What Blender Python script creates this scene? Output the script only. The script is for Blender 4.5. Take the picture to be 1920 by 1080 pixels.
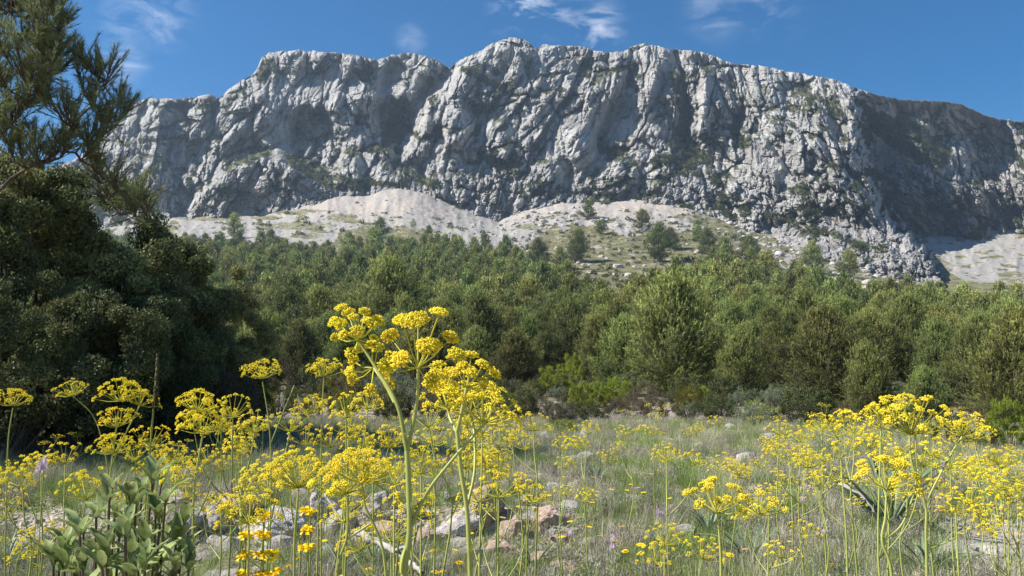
import bpy, math, random
import numpy as np
from mathutils import Vector, Matrix, Euler, noise as mnoise

for o in list(bpy.data.objects):
    bpy.data.objects.remove(o)
S = bpy.context.scene
COL = S.collection
rng = np.random.default_rng(7)
random.seed(7)

# ------------------------------------------------------------ camera
FPX = 1493.0          # focal length in photo pixels (1920 wide)
PITCH = math.atan(160.0 / FPX)
CAMZ = 1.0
cam_d = bpy.data.cameras.new('camera')
cam = bpy.data.objects.new('camera', cam_d)
COL.objects.link(cam)
cam.location = (0, 0, CAMZ)
cam.rotation_euler = (math.pi / 2 + PITCH, 0, 0)
cam_d.sensor_width = 36.0
cam_d.lens = 36.0 * FPX / 1920.0
cam_d.clip_start = 0.05
cam_d.clip_end = 20000
S.camera = cam

# ------------------------------------------------------------ sun and sky
SUN_EL = math.radians(43)
SUN_AZ = math.radians(-90 - 6)      # measured from +Y (view direction) clockwise: -90 is exactly left
sx = math.sin(SUN_AZ) * math.cos(SUN_EL)
sy = math.cos(SUN_AZ) * math.cos(SUN_EL)
sz = math.sin(SUN_EL)
SUNV = Vector((sx, sy, sz))
ld = bpy.data.lights.new('sun', 'SUN')
ld.energy = 5.0
ld.angle = math.radians(0.5)
ld.color = (1.0, 0.94, 0.84)
lo = bpy.data.objects.new('sun', ld)
COL.objects.link(lo)
lo.rotation_euler = SUNV.to_track_quat('Z', 'Y').to_euler()

W = bpy.data.worlds.new('World')
S.world = W
W.use_nodes = True
nt = W.node_tree
for n in list(nt.nodes):
    nt.nodes.remove(n)
def wn(t, **k):
    n = nt.nodes.new(t)
    for a, b in k.items():
        setattr(n, a, b)
    return n
wo = wn('ShaderNodeOutputWorld')
bg = wn('ShaderNodeBackground')
bg.inputs['Strength'].default_value = 0.105
sky = wn('ShaderNodeTexSky', sky_type='NISHITA')
sky.sun_disc = False
sky.sun_elevation = SUN_EL
sky.sun_rotation = SUN_AZ
sky.altitude = 900
sky.air_density = 1.0
sky.dust_density = 0.35
sky.ozone_density = 2.6
tcw = wn('ShaderNodeTexCoord')
# thin cirrus: noise over the sky direction, stretched, only in a few patches
mp = wn('ShaderNodeMapping')
mp.inputs['Scale'].default_value = (3.0, 3.0, 9.0)
mp.inputs['Rotation'].default_value = (0.0, 0.35, 0.0)
n1 = wn('ShaderNodeTexNoise'); n1.inputs['Scale'].default_value = 4.2
n1.inputs['Detail'].default_value = 9; n1.inputs['Roughness'].default_value = 0.62
n1.inputs['Distortion'].default_value = 1.1
nt.links.new(tcw.outputs['Generated'], mp.inputs['Vector'])
nt.links.new(mp.outputs[0], n1.inputs['Vector'])
def patch(px, py, r):
    a = (px - 960) / FPX; b = (540 - py) / FPX
    c, s = math.cos(PITCH), math.sin(PITCH)
    d = Vector((a, c - b * s, s + b * c)).normalized()
    vm = wn('ShaderNodeVectorMath', operation='DISTANCE')
    nt.links.new(tcw.outputs['Generated'], vm.inputs[0])
    vm.inputs[1].default_value = d
    mr = wn('ShaderNodeMapRange', interpolation_type='SMOOTHERSTEP')
    mr.inputs['From Min'].default_value = r / FPX
    mr.inputs['From Max'].default_value = 0
    nt.links.new(vm.outputs['Value'], mr.inputs['Value'])
    return mr.outputs[0]
acc = None
for (px, py, r, w_) in [(970, 10, 75, .75), (1110, 55, 85, .6), (1040, 5, 90, .6), (770, 72, 40, .28), (300, 45, 60, .42),
                    (235, 120, 55, .4), (225, 50, 45, .35), (270, 5, 120, .3), (1450, 5, 90, .22), (220, 125, 60, .3), (1350, 10, 90, .25)]:
    o = patch(px, py, r)
    m = wn('ShaderNodeMath', operation='MULTIPLY'); m.inputs[1].default_value = w_
    nt.links.new(o, m.inputs[0])
    if acc is None:
        acc = m.outputs[0]
    else:
        q = wn('ShaderNodeMath', operation='MAXIMUM')
        nt.links.new(acc, q.inputs[0]); nt.links.new(m.outputs[0], q.inputs[1]); acc = q.outputs[0]
mr = wn('ShaderNodeMapRange'); mr.inputs['From Min'].default_value = 0.44; mr.inputs['From Max'].default_value = 0.74
nt.links.new(n1.outputs['Fac'], mr.inputs['Value'])
mm = wn('ShaderNodeMath', operation='MULTIPLY')
nt.links.new(acc, mm.inputs[0]); nt.links.new(mr.outputs[0], mm.inputs[1])
mx = wn('ShaderNodeMixRGB')
mx.inputs['Color2'].default_value = (6.3, 6.6, 7.2, 1)
nt.links.new(mm.outputs[0], mx.inputs['Fac'])
hs = wn('ShaderNodeHueSaturation'); hs.inputs['Saturation'].default_value = 1.5
hs.inputs['Value'].default_value = .64
nt.links.new(sky.outputs[0], hs.inputs['Color'])
nt.links.new(hs.outputs[0], mx.inputs['Color1'])
nt.links.new(mx.outputs[0], bg.inputs['Color'])
nt.links.new(bg.outputs[0], wo.inputs['Surface'])

S.view_settings.view_transform = 'Standard'
S.view_settings.look = 'None'
S.view_settings.gamma = 1
S.view_settings.exposure = 0.92
S.render.engine = 'CYCLES'
S.cycles.max_bounces = 6
S.cycles.transparent_max_bounces = 8

# ------------------------------------------------------------ pixel <-> direction helpers
cP, sP = math.cos(PITCH), math.sin(PITCH)
def uv(px, py):
    """photo pixel -> (x/y, (z-cam)/y)"""
    a = (np.asarray(px, float) - 960) / FPX
    b = (540 - np.asarray(py, float)) / FPX
    d = cP - b * sP
    return a / d, (sP + b * cP) / d
def pix(u, v):
    """(x/y, (z-cam)/y) -> photo pixel"""
    d = cP + v * sP
    return 960 + FPX * u / d, 540 - FPX * (v * cP - sP) / d
def at(px, py, Y):
    u, v = uv(px, py)
    return Vector((float(u * Y), float(Y), float(CAMZ + v * Y)))

# ------------------------------------------------------------ noise
def _h(ix, iy, seed):
    h = (ix.astype(np.int64) * 374761393 + iy.astype(np.int64) * 668265263 + seed * 1442695041) & 0xffffffff
    h = ((h ^ (h >> 13)) * 1274126177) & 0xffffffff
    h = ((h ^ (h >> 15)) * 2246822519) & 0xffffffff
    return (h ^ (h >> 16)) / 4294967296.0
def perlin(x, y, seed=0):
    x = np.asarray(x, float); y = np.asarray(y, float)
    ix = np.floor(x); iy = np.floor(y); fx = x - ix; fy = y - iy
    ux = fx * fx * fx * (fx * (fx * 6 - 15) + 10); uy = fy * fy * fy * (fy * (fy * 6 - 15) + 10)
    def g(dx, dy):
        a = _h(ix + dx, iy + dy, seed) * 2 * np.pi
        return np.cos(a) * (fx - dx) + np.sin(a) * (fy - dy)
    return ((g(0, 0) * (1 - ux) + g(1, 0) * ux) * (1 - uy) + (g(0, 1) * (1 - ux) + g(1, 1) * ux) * uy) * 1.5
def fbm(x, y, seed=0, o=4, gain=.5):
    a = 1; s = 0; t = 0
    for i in range(o):
        s = s + a * perlin(x * 2 ** i, y * 2 ** i, seed + i * 17); t += a; a *= gain
    return s / t
def ridged(x, y, seed=0, o=4, gain=.5):
    a = 1; s = 0; t = 0
    for i in range(o):
        s = s + a * (1 - 2.2 * np.abs(perlin(x * 2 ** i, y * 2 ** i, seed + i * 17))); t += a; a *= gain
    return s / t
def worley(x, y, seed=0):
    ix = np.floor(x); iy = np.floor(y)
    f1 = np.full(np.shape(x), 9.0); f2 = f1.copy(); idv = np.zeros(np.shape(x))
    for dx in (-1, 0, 1):
        for dy in (-1, 0, 1):
            cx = ix + dx; cy = iy + dy
            qx = cx + _h(cx, cy, seed); qy = cy + _h(cx, cy, seed + 5)
            d = np.hypot(qx - x, qy - y)
            n = d < f1
            f2 = np.where(n, f1, np.minimum(f2, d))
            idv = np.where(n, _h(cx, cy, seed + 9), idv)
            f1 = np.where(n, d, f1)
    return f1, f2, idv
def facets(x, y, seed):
    """broken rock: every cell is a tilted plane with its own height"""
    ix = np.floor(x); iy = np.floor(y)
    f1 = np.full(np.shape(x), 9.0); f2 = f1.copy(); out = np.zeros(np.shape(x))
    for dx in (-1, 0, 1):
        for dy in (-1, 0, 1):
            cx = ix + dx; cy = iy + dy
            qx = cx + _h(cx, cy, seed); qy = cy + _h(cx, cy, seed + 5)
            ex = x - qx; ey = y - qy
            d = np.abs(ex) * .8 + np.abs(ey) * .35 + .5 * np.hypot(ex, ey)
            v = (_h(cx, cy, seed + 9) - .5) + (_h(cx, cy, seed + 21) - .5) * 1.7 * ex + (_h(cx, cy, seed + 33) - .35) * 1.3 * ey
            n = d < f1
            f2 = np.where(n, f1, np.minimum(f2, d))
            out = np.where(n, v, out)
            f1 = np.where(n, d, f1)
    return out, f2 - f1
def sstep(a, b, x):
    t = np.clip((x - a) / (b - a), 0, 1)
    return t * t * (3 - 2 * t)
def gauss(x, s):
    return np.exp(-(x / s) ** 2)

# ------------------------------------------------------------ mesh helpers
def mesh_np(name, V, tris=None, quads=None, mat=None, smooth=False, attrs=None, midx=None, mats=None):
    me = bpy.data.meshes.new(name)
    V = np.asarray(V, np.float32)
    nt_ = 0 if tris is None else len(tris); nq = 0 if quads is None else len(quads)
    me.vertices.add(len(V)); me.vertices.foreach_set('co', V.ravel())
    parts = []
    if nt_: parts.append(np.asarray(tris, np.int32).ravel())
    if nq: parts.append(np.asarray(quads, np.int32).ravel())
    lv = np.concatenate(parts) if parts else np.zeros(0, np.int32)
    me.loops.add(len(lv)); me.loops.foreach_set('vertex_index', lv)
    tot = np.concatenate([np.full(nt_, 3, np.int32), np.full(nq, 4, np.int32)])
    st = np.concatenate([[0], np.cumsum(tot)[:-1]]).astype(np.int32) if len(tot) else tot
    me.polygons.add(len(tot)); me.polygons.foreach_set('loop_start', st)
    try:
        me.polygons.foreach_set('loop_total', tot)
    except Exception:
        pass
    if smooth:
        me.polygons.foreach_set('use_smooth', np.ones(len(tot), bool))
    else:
        me.polygons.foreach_set('use_smooth', np.zeros(len(tot), bool))
    me.update(calc_edges=True)
    for k, a in (attrs or {}).items():
        at_ = me.attributes.new(k, 'FLOAT', 'POINT')
        at_.data.foreach_set('value', np.asarray(a, np.float32))
    for m in (mats or [mat]):
        if m: me.materials.append(m)
    if midx is not None:
        me.polygons.foreach_set('material_index', np.asarray(midx, np.int32))
    return me

class MB:
    """collects tubes, blades, leaves and blobs into one mesh"""
    def __init__(s):
        s.V = []; s.T = []; s.Q = []; s.A = []; s.n = 0
    def add(s, V, T=None, Q=None, tint=0.5):
        V = np.asarray(V, float)
        if T is not None and len(T): s.T.append(np.asarray(T) + s.n)
        if Q is not None and len(Q): s.Q.append(np.asarray(Q) + s.n)
        s.V.append(V); s.A.append(np.broadcast_to(np.asarray(tint, float), (len(V),)).copy()); s.n += len(V)
    def tube(s, pts, rad, k=6, tint=.5):
        P = np.asarray(pts, float); m = len(P)
        R = np.broadcast_to(np.asarray(rad, float), (m,))
        T = np.gradient(P, axis=0); T /= np.linalg.norm(T, axis=1)[:, None] + 1e-9
        up = np.array([0.31, 0.17, 0.93]) if abs(T[0, 2]) < .9 else np.array([0.9, .3, .1])
        A = np.cross(T, up); A /= np.linalg.norm(A, axis=1)[:, None] + 1e-9
        B = np.cross(T, A)
        th = np.arange(k) * 2 * np.pi / k
        V = P[:, None] + R[:, None, None] * (np.cos(th)[None, :, None] * A[:, None] + np.sin(th)[None, :, None] * B[:, None])
        V = V.reshape(-1, 3)
        i = np.arange(m - 1)[:, None] * k; j = np.arange(k)[None]
        j2 = (j + 1) % k
        Q = np.stack([i + j, i + j2, i + k + j2, i + k + j], -1).reshape(-1, 4)
        s.add(V, None, Q, tint)
    def tubes_simple(s, P0, P1, r0, r1, tint=.5):
        """many straight three-sided twigs at once"""
        P0 = np.asarray(P0, float); P1 = np.asarray(P1, float); n = len(P0)
        if not n: return
        D = P1 - P0; D /= np.linalg.norm(D, axis=1)[:, None] + 1e-9
        A = np.cross(D, np.array([.3, .2, .9])); A /= np.linalg.norm(A, axis=1)[:, None] + 1e-9
        B = np.cross(D, A)
        r0 = np.broadcast_to(r0, (n,)); r1 = np.broadcast_to(r1, (n,))
        vs = []
        for P, r in ((P0, r0), (P1, r1)):
            for t in (0, 2.094, 4.189):
                vs.append(P + r[:, None] * (math.cos(t) * A + math.sin(t) * B))
        V = np.stack(vs, 1).reshape(-1, 3)
        b = np.arange(n)[:, None] * 6
        Q = np.concatenate([b + np.array([[0, 1, 4, 3]]), b + np.array([[1, 2, 5, 4]]), b + np.array([[2, 0, 3, 5]])])
        s.add(V, None, Q, np.repeat(np.broadcast_to(tint, (n,)), 6))
    def blades(s, P, D, L, Wd, tint=.5, rr=rng, N=None):
        """single-triangle needles"""
        n = len(P)
        D = D / (np.linalg.norm(D, axis=1)[:, None] + 1e-9)
        A = np.cross(D, rr.normal(size=(n, 3)) if N is None else N + rr.normal(0, .22, (n, 3))); A /= np.linalg.norm(A, axis=1)[:, None] + 1e-9
        L = np.broadcast_to(L, (n,))[:, None]; Wd = np.broadcast_to(Wd, (n,))[:, None]
        V = np.stack([P - A * Wd * .5, P + A * Wd * .5, P + D * L], 1).reshape(-1, 3)
        T = np.arange(n * 3).reshape(-1, 3)
        s.add(V, T, None, np.repeat(np.broadcast_to(tint, (n,)), 3))
    def leaves(s, P, D, L, Wd, tint=.5, rr=rng, N=None, fold=.15):
        """diamond leaves, folded along the midrib"""
        n = len(P)
        D = D / (np.linalg.norm(D, axis=1)[:, None] + 1e-9)
        if N is None: N = rr.normal(size=(n, 3)) + np.array([0, 0, .6])
        A = np.cross(D, N); A /= np.linalg.norm(A, axis=1)[:, None] + 1e-9
        N = np.cross(A, D)
        L = np.broadcast_to(L, (n,))[:, None]; Wd = np.broadcast_to(Wd, (n,))[:, None]
        V = np.stack([P, P + D * L * .45 + A * Wd * .5 + N * Wd * fold, P + D * L, P + D * L * .45 - A * Wd * .5 + N * Wd * fold], 1).reshape(-1, 3)
        b = np.arange(n)[:, None] * 4
        T = np.concatenate([b + np.array([[0, 1, 2]]), b + np.array([[0, 2, 3]])])
        s.add(V, T, None, np.repeat(np.broadcast_to(tint, (n,)), 4))
    def strap(s, base, d, up, L, w, bend=.6, seg=6, tint=.5, fold=.2, wprof=None):
        """a curved strap leaf: starts along 'up', bends towards 'd'"""
        d = np.asarray(d, float); up = np.asarray(up, float)
        side = np.cross(d, up); side /= np.linalg.norm(side) + 1e-9
        p = np.array(base, float); V = []; 
        for i in range(seg + 1):
            t = i / seg
            ang = bend * t
            dr = up * math.cos(ang) + d * math.sin(ang)
            nn = np.cross(side, dr)
            ww = w * (wprof(t) if wprof else (1 - t ** 2.2) * (0.55 + .9 * t * (1 - t) * 2))
            V += [p - side * ww * .5 + nn * ww * fold, p.copy(), p + side * ww * .5 + nn * ww * fold]
            p = p + dr * L / seg
        Q = []
        for i in range(seg):
            a = i * 3
            Q += [[a, a + 1, a + 4, a + 3], [a + 1, a + 2, a + 5, a + 4]]
        s.add(V, None, Q, tint)
    def octas(s, P, r, tint=.5, flat=1.0):
        P = np.asarray(P, float); n = len(P)
        r = np.broadcast_to(r, (n,))
        o = np.array([[1, 0, 0], [-1, 0, 0], [0, 1, 0], [0, -1, 0], [0, 0, 1], [0, 0, -1]], float)
        o[:, 2] *= flat
        V = (P[:, None] + o[None] * r[:, None, None]).reshape(-1, 3)
        f = np.array([[0, 2, 4], [2, 1, 4], [1, 3, 4], [3, 0, 4], [2, 0, 5], [1, 2, 5], [3, 1, 5], [0, 3, 5]])
        T = (np.arange(n)[:, None, None] * 6 + f[None]).reshape(-1, 3)
        s.add(V, T, None, np.repeat(np.broadcast_to(tint, (n,)), 6))
    def mesh(s, name, mat, smooth=False):
        return mesh_np(name, np.concatenate(s.V), np.concatenate(s.T) if s.T else None,
                       np.concatenate(s.Q) if s.Q else None, mat, smooth, {'tint': np.concatenate(s.A)})

def link(name, me, parent=None, loc=None, rot=None, scale=None):
    o = bpy.data.objects.new(name, me)
    COL.objects.link(o)
    if parent is not None: o.parent = parent
    if loc is not None: o.location = loc
    if rot is not None: o.rotation_euler = rot
    if scale is not None: o.scale = (scale,) * 3 if np.isscalar(scale) else scale
    return o
def tag(o, label=None, cat=None, group=None, kind=None):
    if label: o['label'] = label
    if cat: o['category'] = cat
    if group: o['group'] = group
    if kind: o['kind'] = kind
    return o
def place(name, spec, loc, rz=0.0, scale=1.0, label='', cat='', group=None, tilt=(0, 0)):
    """spec: list of (part name, mesh, [sub-parts]); one spec with one part and no sub-parts gives a single mesh object"""
    if len(spec) == 1 and not spec[0][2]:
        r = link(name, spec[0][1], None, loc, (tilt[0], tilt[1], rz), scale)
    else:
        r = link(name, None, None, loc, (tilt[0], tilt[1], rz), scale)
        r.empty_display_size = .2
        for (pn, pm, subs) in spec:
            c = link(pn, pm, r)
            for (sn, sm) in subs:
                link(sn, sm, c)
    tag(r, label, cat, group)
    return r

# ------------------------------------------------------------ materials
def new_mat(name):
    m = bpy.data.materials.new(name); m.use_nodes = True
    t = m.node_tree
    for n in list(t.nodes): t.nodes.remove(n)
    return m, t
def node(t, ty, ins=None, **k):
    n = t.nodes.new(ty)
    for a, b in k.items(): setattr(n, a, b)
    for a, b in (ins or {}).items():
        if isinstance(b, bpy.types.NodeSocket): t.links.new(b, n.inputs[a])
        else: n.inputs[a].default_value = b
    return n
def rgb(c): return (c[0], c[1], c[2], 1)
def ramp(t, fac, stops):
    r = t.nodes.new('ShaderNodeValToRGB')
    t.links.new(fac, r.inputs[0])
    e = r.color_ramp.elements
    while len(e) < len(stops): e.new(0.5)
    for i, (p, c) in enumerate(stops):
        e[i].position = p; e[i].color = rgb(c) if not np.isscalar(c) else (c, c, c, 1)
    return r.outputs[0]
def leaf_mat(name, dark, light, transl=.3, rough=.55, objvar=.25, spec=.25):
    """foliage: colour runs dark..light over the 'tint' attribute, each object slightly different"""
    m, t = new_mat(name)
    at_ = node(t, 'ShaderNodeAttribute', attribute_name='tint')
    c = ramp(t, at_.outputs['Fac'], [(0.0, dark), (1.0, light)])
    oi = node(t, 'ShaderNodeObjectInfo')
    mrr = node(t, 'ShaderNodeMapRange', {'Value': oi.outputs['Random'], 'To Min': 1 - objvar * 1.1, 'To Max': 1 + objvar * .8})
    h = node(t, 'ShaderNodeHueSaturation', {'Color': c, 'Value': mrr.outputs[0]})
    ml = node(t, 'ShaderNodeMath', {0: oi.outputs['Random'], 1: 7.31}, operation='MULTIPLY')
    fr = node(t, 'ShaderNodeMath', {0: ml.outputs[0]}, operation='FRACT')
    hr = node(t, 'ShaderNodeMapRange', {'Value': fr.outputs[0], 'To Min': .5 - .018 * objvar * 4, 'To Max': .5 + .018 * objvar * 4})
    t.links.new(hr.outputs[0], h.inputs['Hue'])
    p = node(t, 'ShaderNodeBsdfPrincipled', {'Base Color': h.outputs[0], 'Roughness': rough, 'Specular IOR Level': spec})
    tr = node(t, 'ShaderNodeBsdfTranslucent', {'Color': h.outputs[0]})
    mxs = node(t, 'ShaderNodeMixShader', {0: transl, 1: p.outputs[0], 2: tr.outputs[0]})
    o = node(t, 'ShaderNodeOutputMaterial', {'Surface': mxs.outputs[0]})
    return m
def simple_mat(name, c1, c2, scale=8, rough=.8, bump=.0, stretch=(1, 1, 1), detail=6, coord='Object', spec=.3):
    m, t = new_mat(name)
    tc = node(t, 'ShaderNodeTexCoord')
    mpn = node(t, 'ShaderNodeMapping', {'Vector': tc.outputs[coord], 'Scale': stretch})
    nz = node(t, 'ShaderNodeTexNoise', {'Vector': mpn.outputs[0], 'Scale': scale, 'Detail': detail, 'Roughness': .6})
    c = ramp(t, nz.outputs['Fac'], [(0.3, c1), (0.7, c2)])
    p = node(t, 'ShaderNodeBsdfPrincipled', {'Base Color': c, 'Roughness': rough, 'Specular IOR Level': spec})
    if bump:
        b = node(t, 'ShaderNodeBump', {'Height': nz.outputs['Fac'], 'Strength': bump, 'Distance': .02})
        t.links.new(b.outputs[0], p.inputs['Normal'])
    node(t, 'ShaderNodeOutputMaterial', {'Surface': p.outputs[0]})
    return m

M = {}
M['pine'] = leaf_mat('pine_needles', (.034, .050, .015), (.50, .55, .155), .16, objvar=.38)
M['pine_near'] = leaf_mat('pine_needles_near', (.06, .085, .04), (.34, .39, .17), .25, objvar=.1)
M['bark'] = simple_mat('bark', (.06, .05, .042), (.17, .15, .13), 20, .9, .4, (1, 1, .3))
M['twig'] = simple_mat('grey_twigs', (.16, .14, .12), (.30, .27, .24), 20, .9)
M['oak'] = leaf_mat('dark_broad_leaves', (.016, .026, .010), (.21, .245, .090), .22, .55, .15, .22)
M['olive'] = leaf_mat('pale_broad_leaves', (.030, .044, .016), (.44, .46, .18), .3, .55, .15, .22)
M['juniper'] = leaf_mat('bright_scrub_leaves', (.06, .095, .014), (.36, .42, .05), .3, .6, .15)
M['gorse'] = leaf_mat('gorse_leaves', (.08, .085, .012), (.22, .20, .022), .3, .6, .15)
M['greybush'] = leaf_mat('grey_scrub_leaves', (.10, .125, .075), (.27, .31, .20), .25, .7, .2)
M['brownbush'] = leaf_mat('brownish_scrub_leaves', (.050, .042, .025), (.15, .125, .080), .25, .7, .25)
M['darkbush'] = leaf_mat('dark_scrub_leaves', (.030, .045, .016), (.135, .16, .055), .25, .6, .25)
M['redbush'] = leaf_mat('reddish_scrub_leaves', (.05, .025, .025), (.13, .07, .06), .25, .7, .2)
M['grass'] = leaf_mat('grass_blades', (.10, .165, .04), (.37, .47, .14), .3, .6, .3)
M['dry'] = leaf_mat('dry_grass', (.36, .32, .23), (.78, .71, .56), .2, .8, .25)
M['heath'] = leaf_mat('heath_twigs', (.20, .185, .14), (.58, .54, .46), .15, .85, .3)
M['fstem'] = leaf_mat('fennel_stems', (.22, .28, .055), (.54, .56, .16), .1, .45, .12, .4)
M['fray'] = leaf_mat('fennel_rays', (.40, .42, .04), (.62, .58, .07), .2, .5, .1)
M['fyel'] = leaf_mat('fennel_flowers', (.88, .69, .02), (1.0, .90, .08), .36, .6, .08)
M['daisy'] = leaf_mat('daisy_petals', (.85, .52, .003), (.95, .70, .008), .2, .6, .06)
M['pink'] = leaf_mat('pink_petals', (.66, .55, .66), (.82, .68, .78), .3, .6, .1)
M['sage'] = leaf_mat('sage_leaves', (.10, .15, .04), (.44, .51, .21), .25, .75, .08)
M['strap'] = leaf_mat('strap_leaves', (.10, .16, .09), (.25, .33, .20), .2, .45, .15, .4)
M['sagestem'] = simple_mat('woody_stems', (.07, .05, .04), (.17, .12, .09), 30, .9)
M['deadwood'] = simple_mat('dead_wood', (.26, .24, .22), (.50, .47, .44), 12, .9, .5, (1, 1, 1))

def rock_mat(name, a, b, stain, scale=3.0, stainlo=.52):
    m, t = new_mat(name)
    tc = node(t, 'ShaderNodeTexCoord')
    oi = node(t, 'ShaderNodeObjectInfo')
    ad = node(t, 'ShaderNodeVectorMath', {0: tc.outputs['Object'], 1: oi.outputs['Location']}, operation='ADD')
    n1_ = node(t, 'ShaderNodeTexNoise', {'Vector': ad.outputs[0], 'Scale': scale, 'Detail': 8, 'Roughness': .68})
    n2_ = node(t, 'ShaderNodeTexNoise', {'Vector': ad.outputs[0], 'Scale': scale * .6, 'Detail': 4, 'Roughness': .5})
    n3_ = node(t, 'ShaderNodeTexVoronoi', {'Vector': ad.outputs[0], 'Scale': scale * 4.5})
    c = ramp(t, n1_.outputs['Fac'], [(.32, a), (.66, b)])
    f = ramp(t, n2_.outputs['Fac'], [(stainlo, 0.0), (stainlo + .14, 1.0)])
    c2 = node(t, 'ShaderNodeMixRGB', {'Fac': f, 'Color1': c, 'Color2': rgb(stain)})
    p = node(t, 'ShaderNodeBsdfPrincipled', {'Base Color': c2.outputs[0], 'Roughness': .92, 'Specular IOR Level': .15})
    s1 = node(t, 'ShaderNodeMath', {0: n1_.outputs['Fac'], 1: n3_.outputs['Distance']}, operation='ADD')
    bb = node(t, 'ShaderNodeBump', {'Height': s1.outputs[0], 'Strength': .8, 'Distance': .05 / scale})
    t.links.new(bb.outputs[0], p.inputs['Normal'])
    node(t, 'ShaderNodeOutputMaterial', {'Surface': p.outputs[0]})
    return m
M['stone'] = rock_mat('grey_stone', (.27, .25, .235), (.62, .59, .56), (.44, .32, .24), 6, .56)
M['stone_tan'] = rock_mat('tan_stone', (.33, .25, .19), (.62, .52, .44), (.44, .28, .19), 6, .46)

# mountain rock
def mountain_mat():
    m, t = new_mat('limestone_cliff')
    tc = node(t, 'ShaderNodeTexCoord')
    veg = node(t, 'ShaderNodeAttribute', attribute_name='veg')
    n1_ = node(t, 'ShaderNodeTexNoise', {'Vector': tc.outputs['Object'], 'Scale': .045, 'Detail': 10, 'Roughness': .65})
    mpn = node(t, 'ShaderNodeMapping', {'Vector': tc.outputs['Object'], 'Scale': (1, 1, .25)})
    n2_ = node(t, 'ShaderNodeTexNoise', {'Vector': mpn.outputs[0], 'Scale': .11, 'Detail': 8, 'Roughness': .6})
    n3_ = node(t, 'ShaderNodeTexNoise', {'Vector': tc.outputs['Object'], 'Scale': .9, 'Detail': 6, 'Roughness': .7})
    c = ramp(t, n1_.outputs['Fac'], [(.30, (.27, .266, .26)), (.46, (.49, .48, .468)), (.60, (.66, .65, .63))])
    f = ramp(t, n2_.outputs['Fac'], [(.55, 0.0), (.72, .7)])
    c1 = node(t, 'ShaderNodeMixRGB', {'Fac': f, 'Color1': c, 'Color2': rgb((.36, .28, .21))})
    f3 = ramp(t, n3_.outputs['Fac'], [(.34, .62), (.62, 1.12)])
    c2 = node(t, 'ShaderNodeMixRGB', {'Fac': .85, 'Color1': c1.outputs[0], 'Color2': f3}, blend_type='MULTIPLY')
    vn = node(t, 'ShaderNodeTexNoise', {'Vector': tc.outputs['Object'], 'Scale': .5, 'Detail': 5, 'Roughness': .7})
    vs = node(t, 'ShaderNodeMath', {0: veg.outputs['Fac'], 1: vn.outputs['Fac']}, operation='ADD')
    vf = ramp(t, vs.outputs[0], [(.86, 0.0), (1.0, .92)])
    vc = ramp(t, n3_.outputs['Fac'], [(.35, (.050, .058, .024)), (.65, (.17, .17, .07))])
    c3 = node(t, 'ShaderNodeMixRGB', {'Fac': vf, 'Color1': c2.outputs[0], 'Color2': vc})
    p = node(t, 'ShaderNodeBsdfPrincipled', {'Base Color': c3.outputs[0], 'Roughness': .95, 'Specular IOR Level': .1})
    n5_ = node(t, 'ShaderNodeTexNoise', {'Vector': tc.outputs['Object'], 'Scale': .22, 'Detail': 7, 'Roughness': .72})
    b5 = node(t, 'ShaderNodeBump', {'Height': n5_.outputs['Fac'], 'Strength': .9, 'Distance': 5.0})
    bb = node(t, 'ShaderNodeBump', {'Height': n3_.outputs['Fac'], 'Strength': .9, 'Distance': 1.1, 'Normal': b5.outputs[0]})
    t.links.new(bb.outputs[0], p.inputs['Normal'])
    node(t, 'ShaderNodeOutputMaterial', {'Surface': p.outputs[0]})
    return m
M['cliff'] = mountain_mat()

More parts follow.
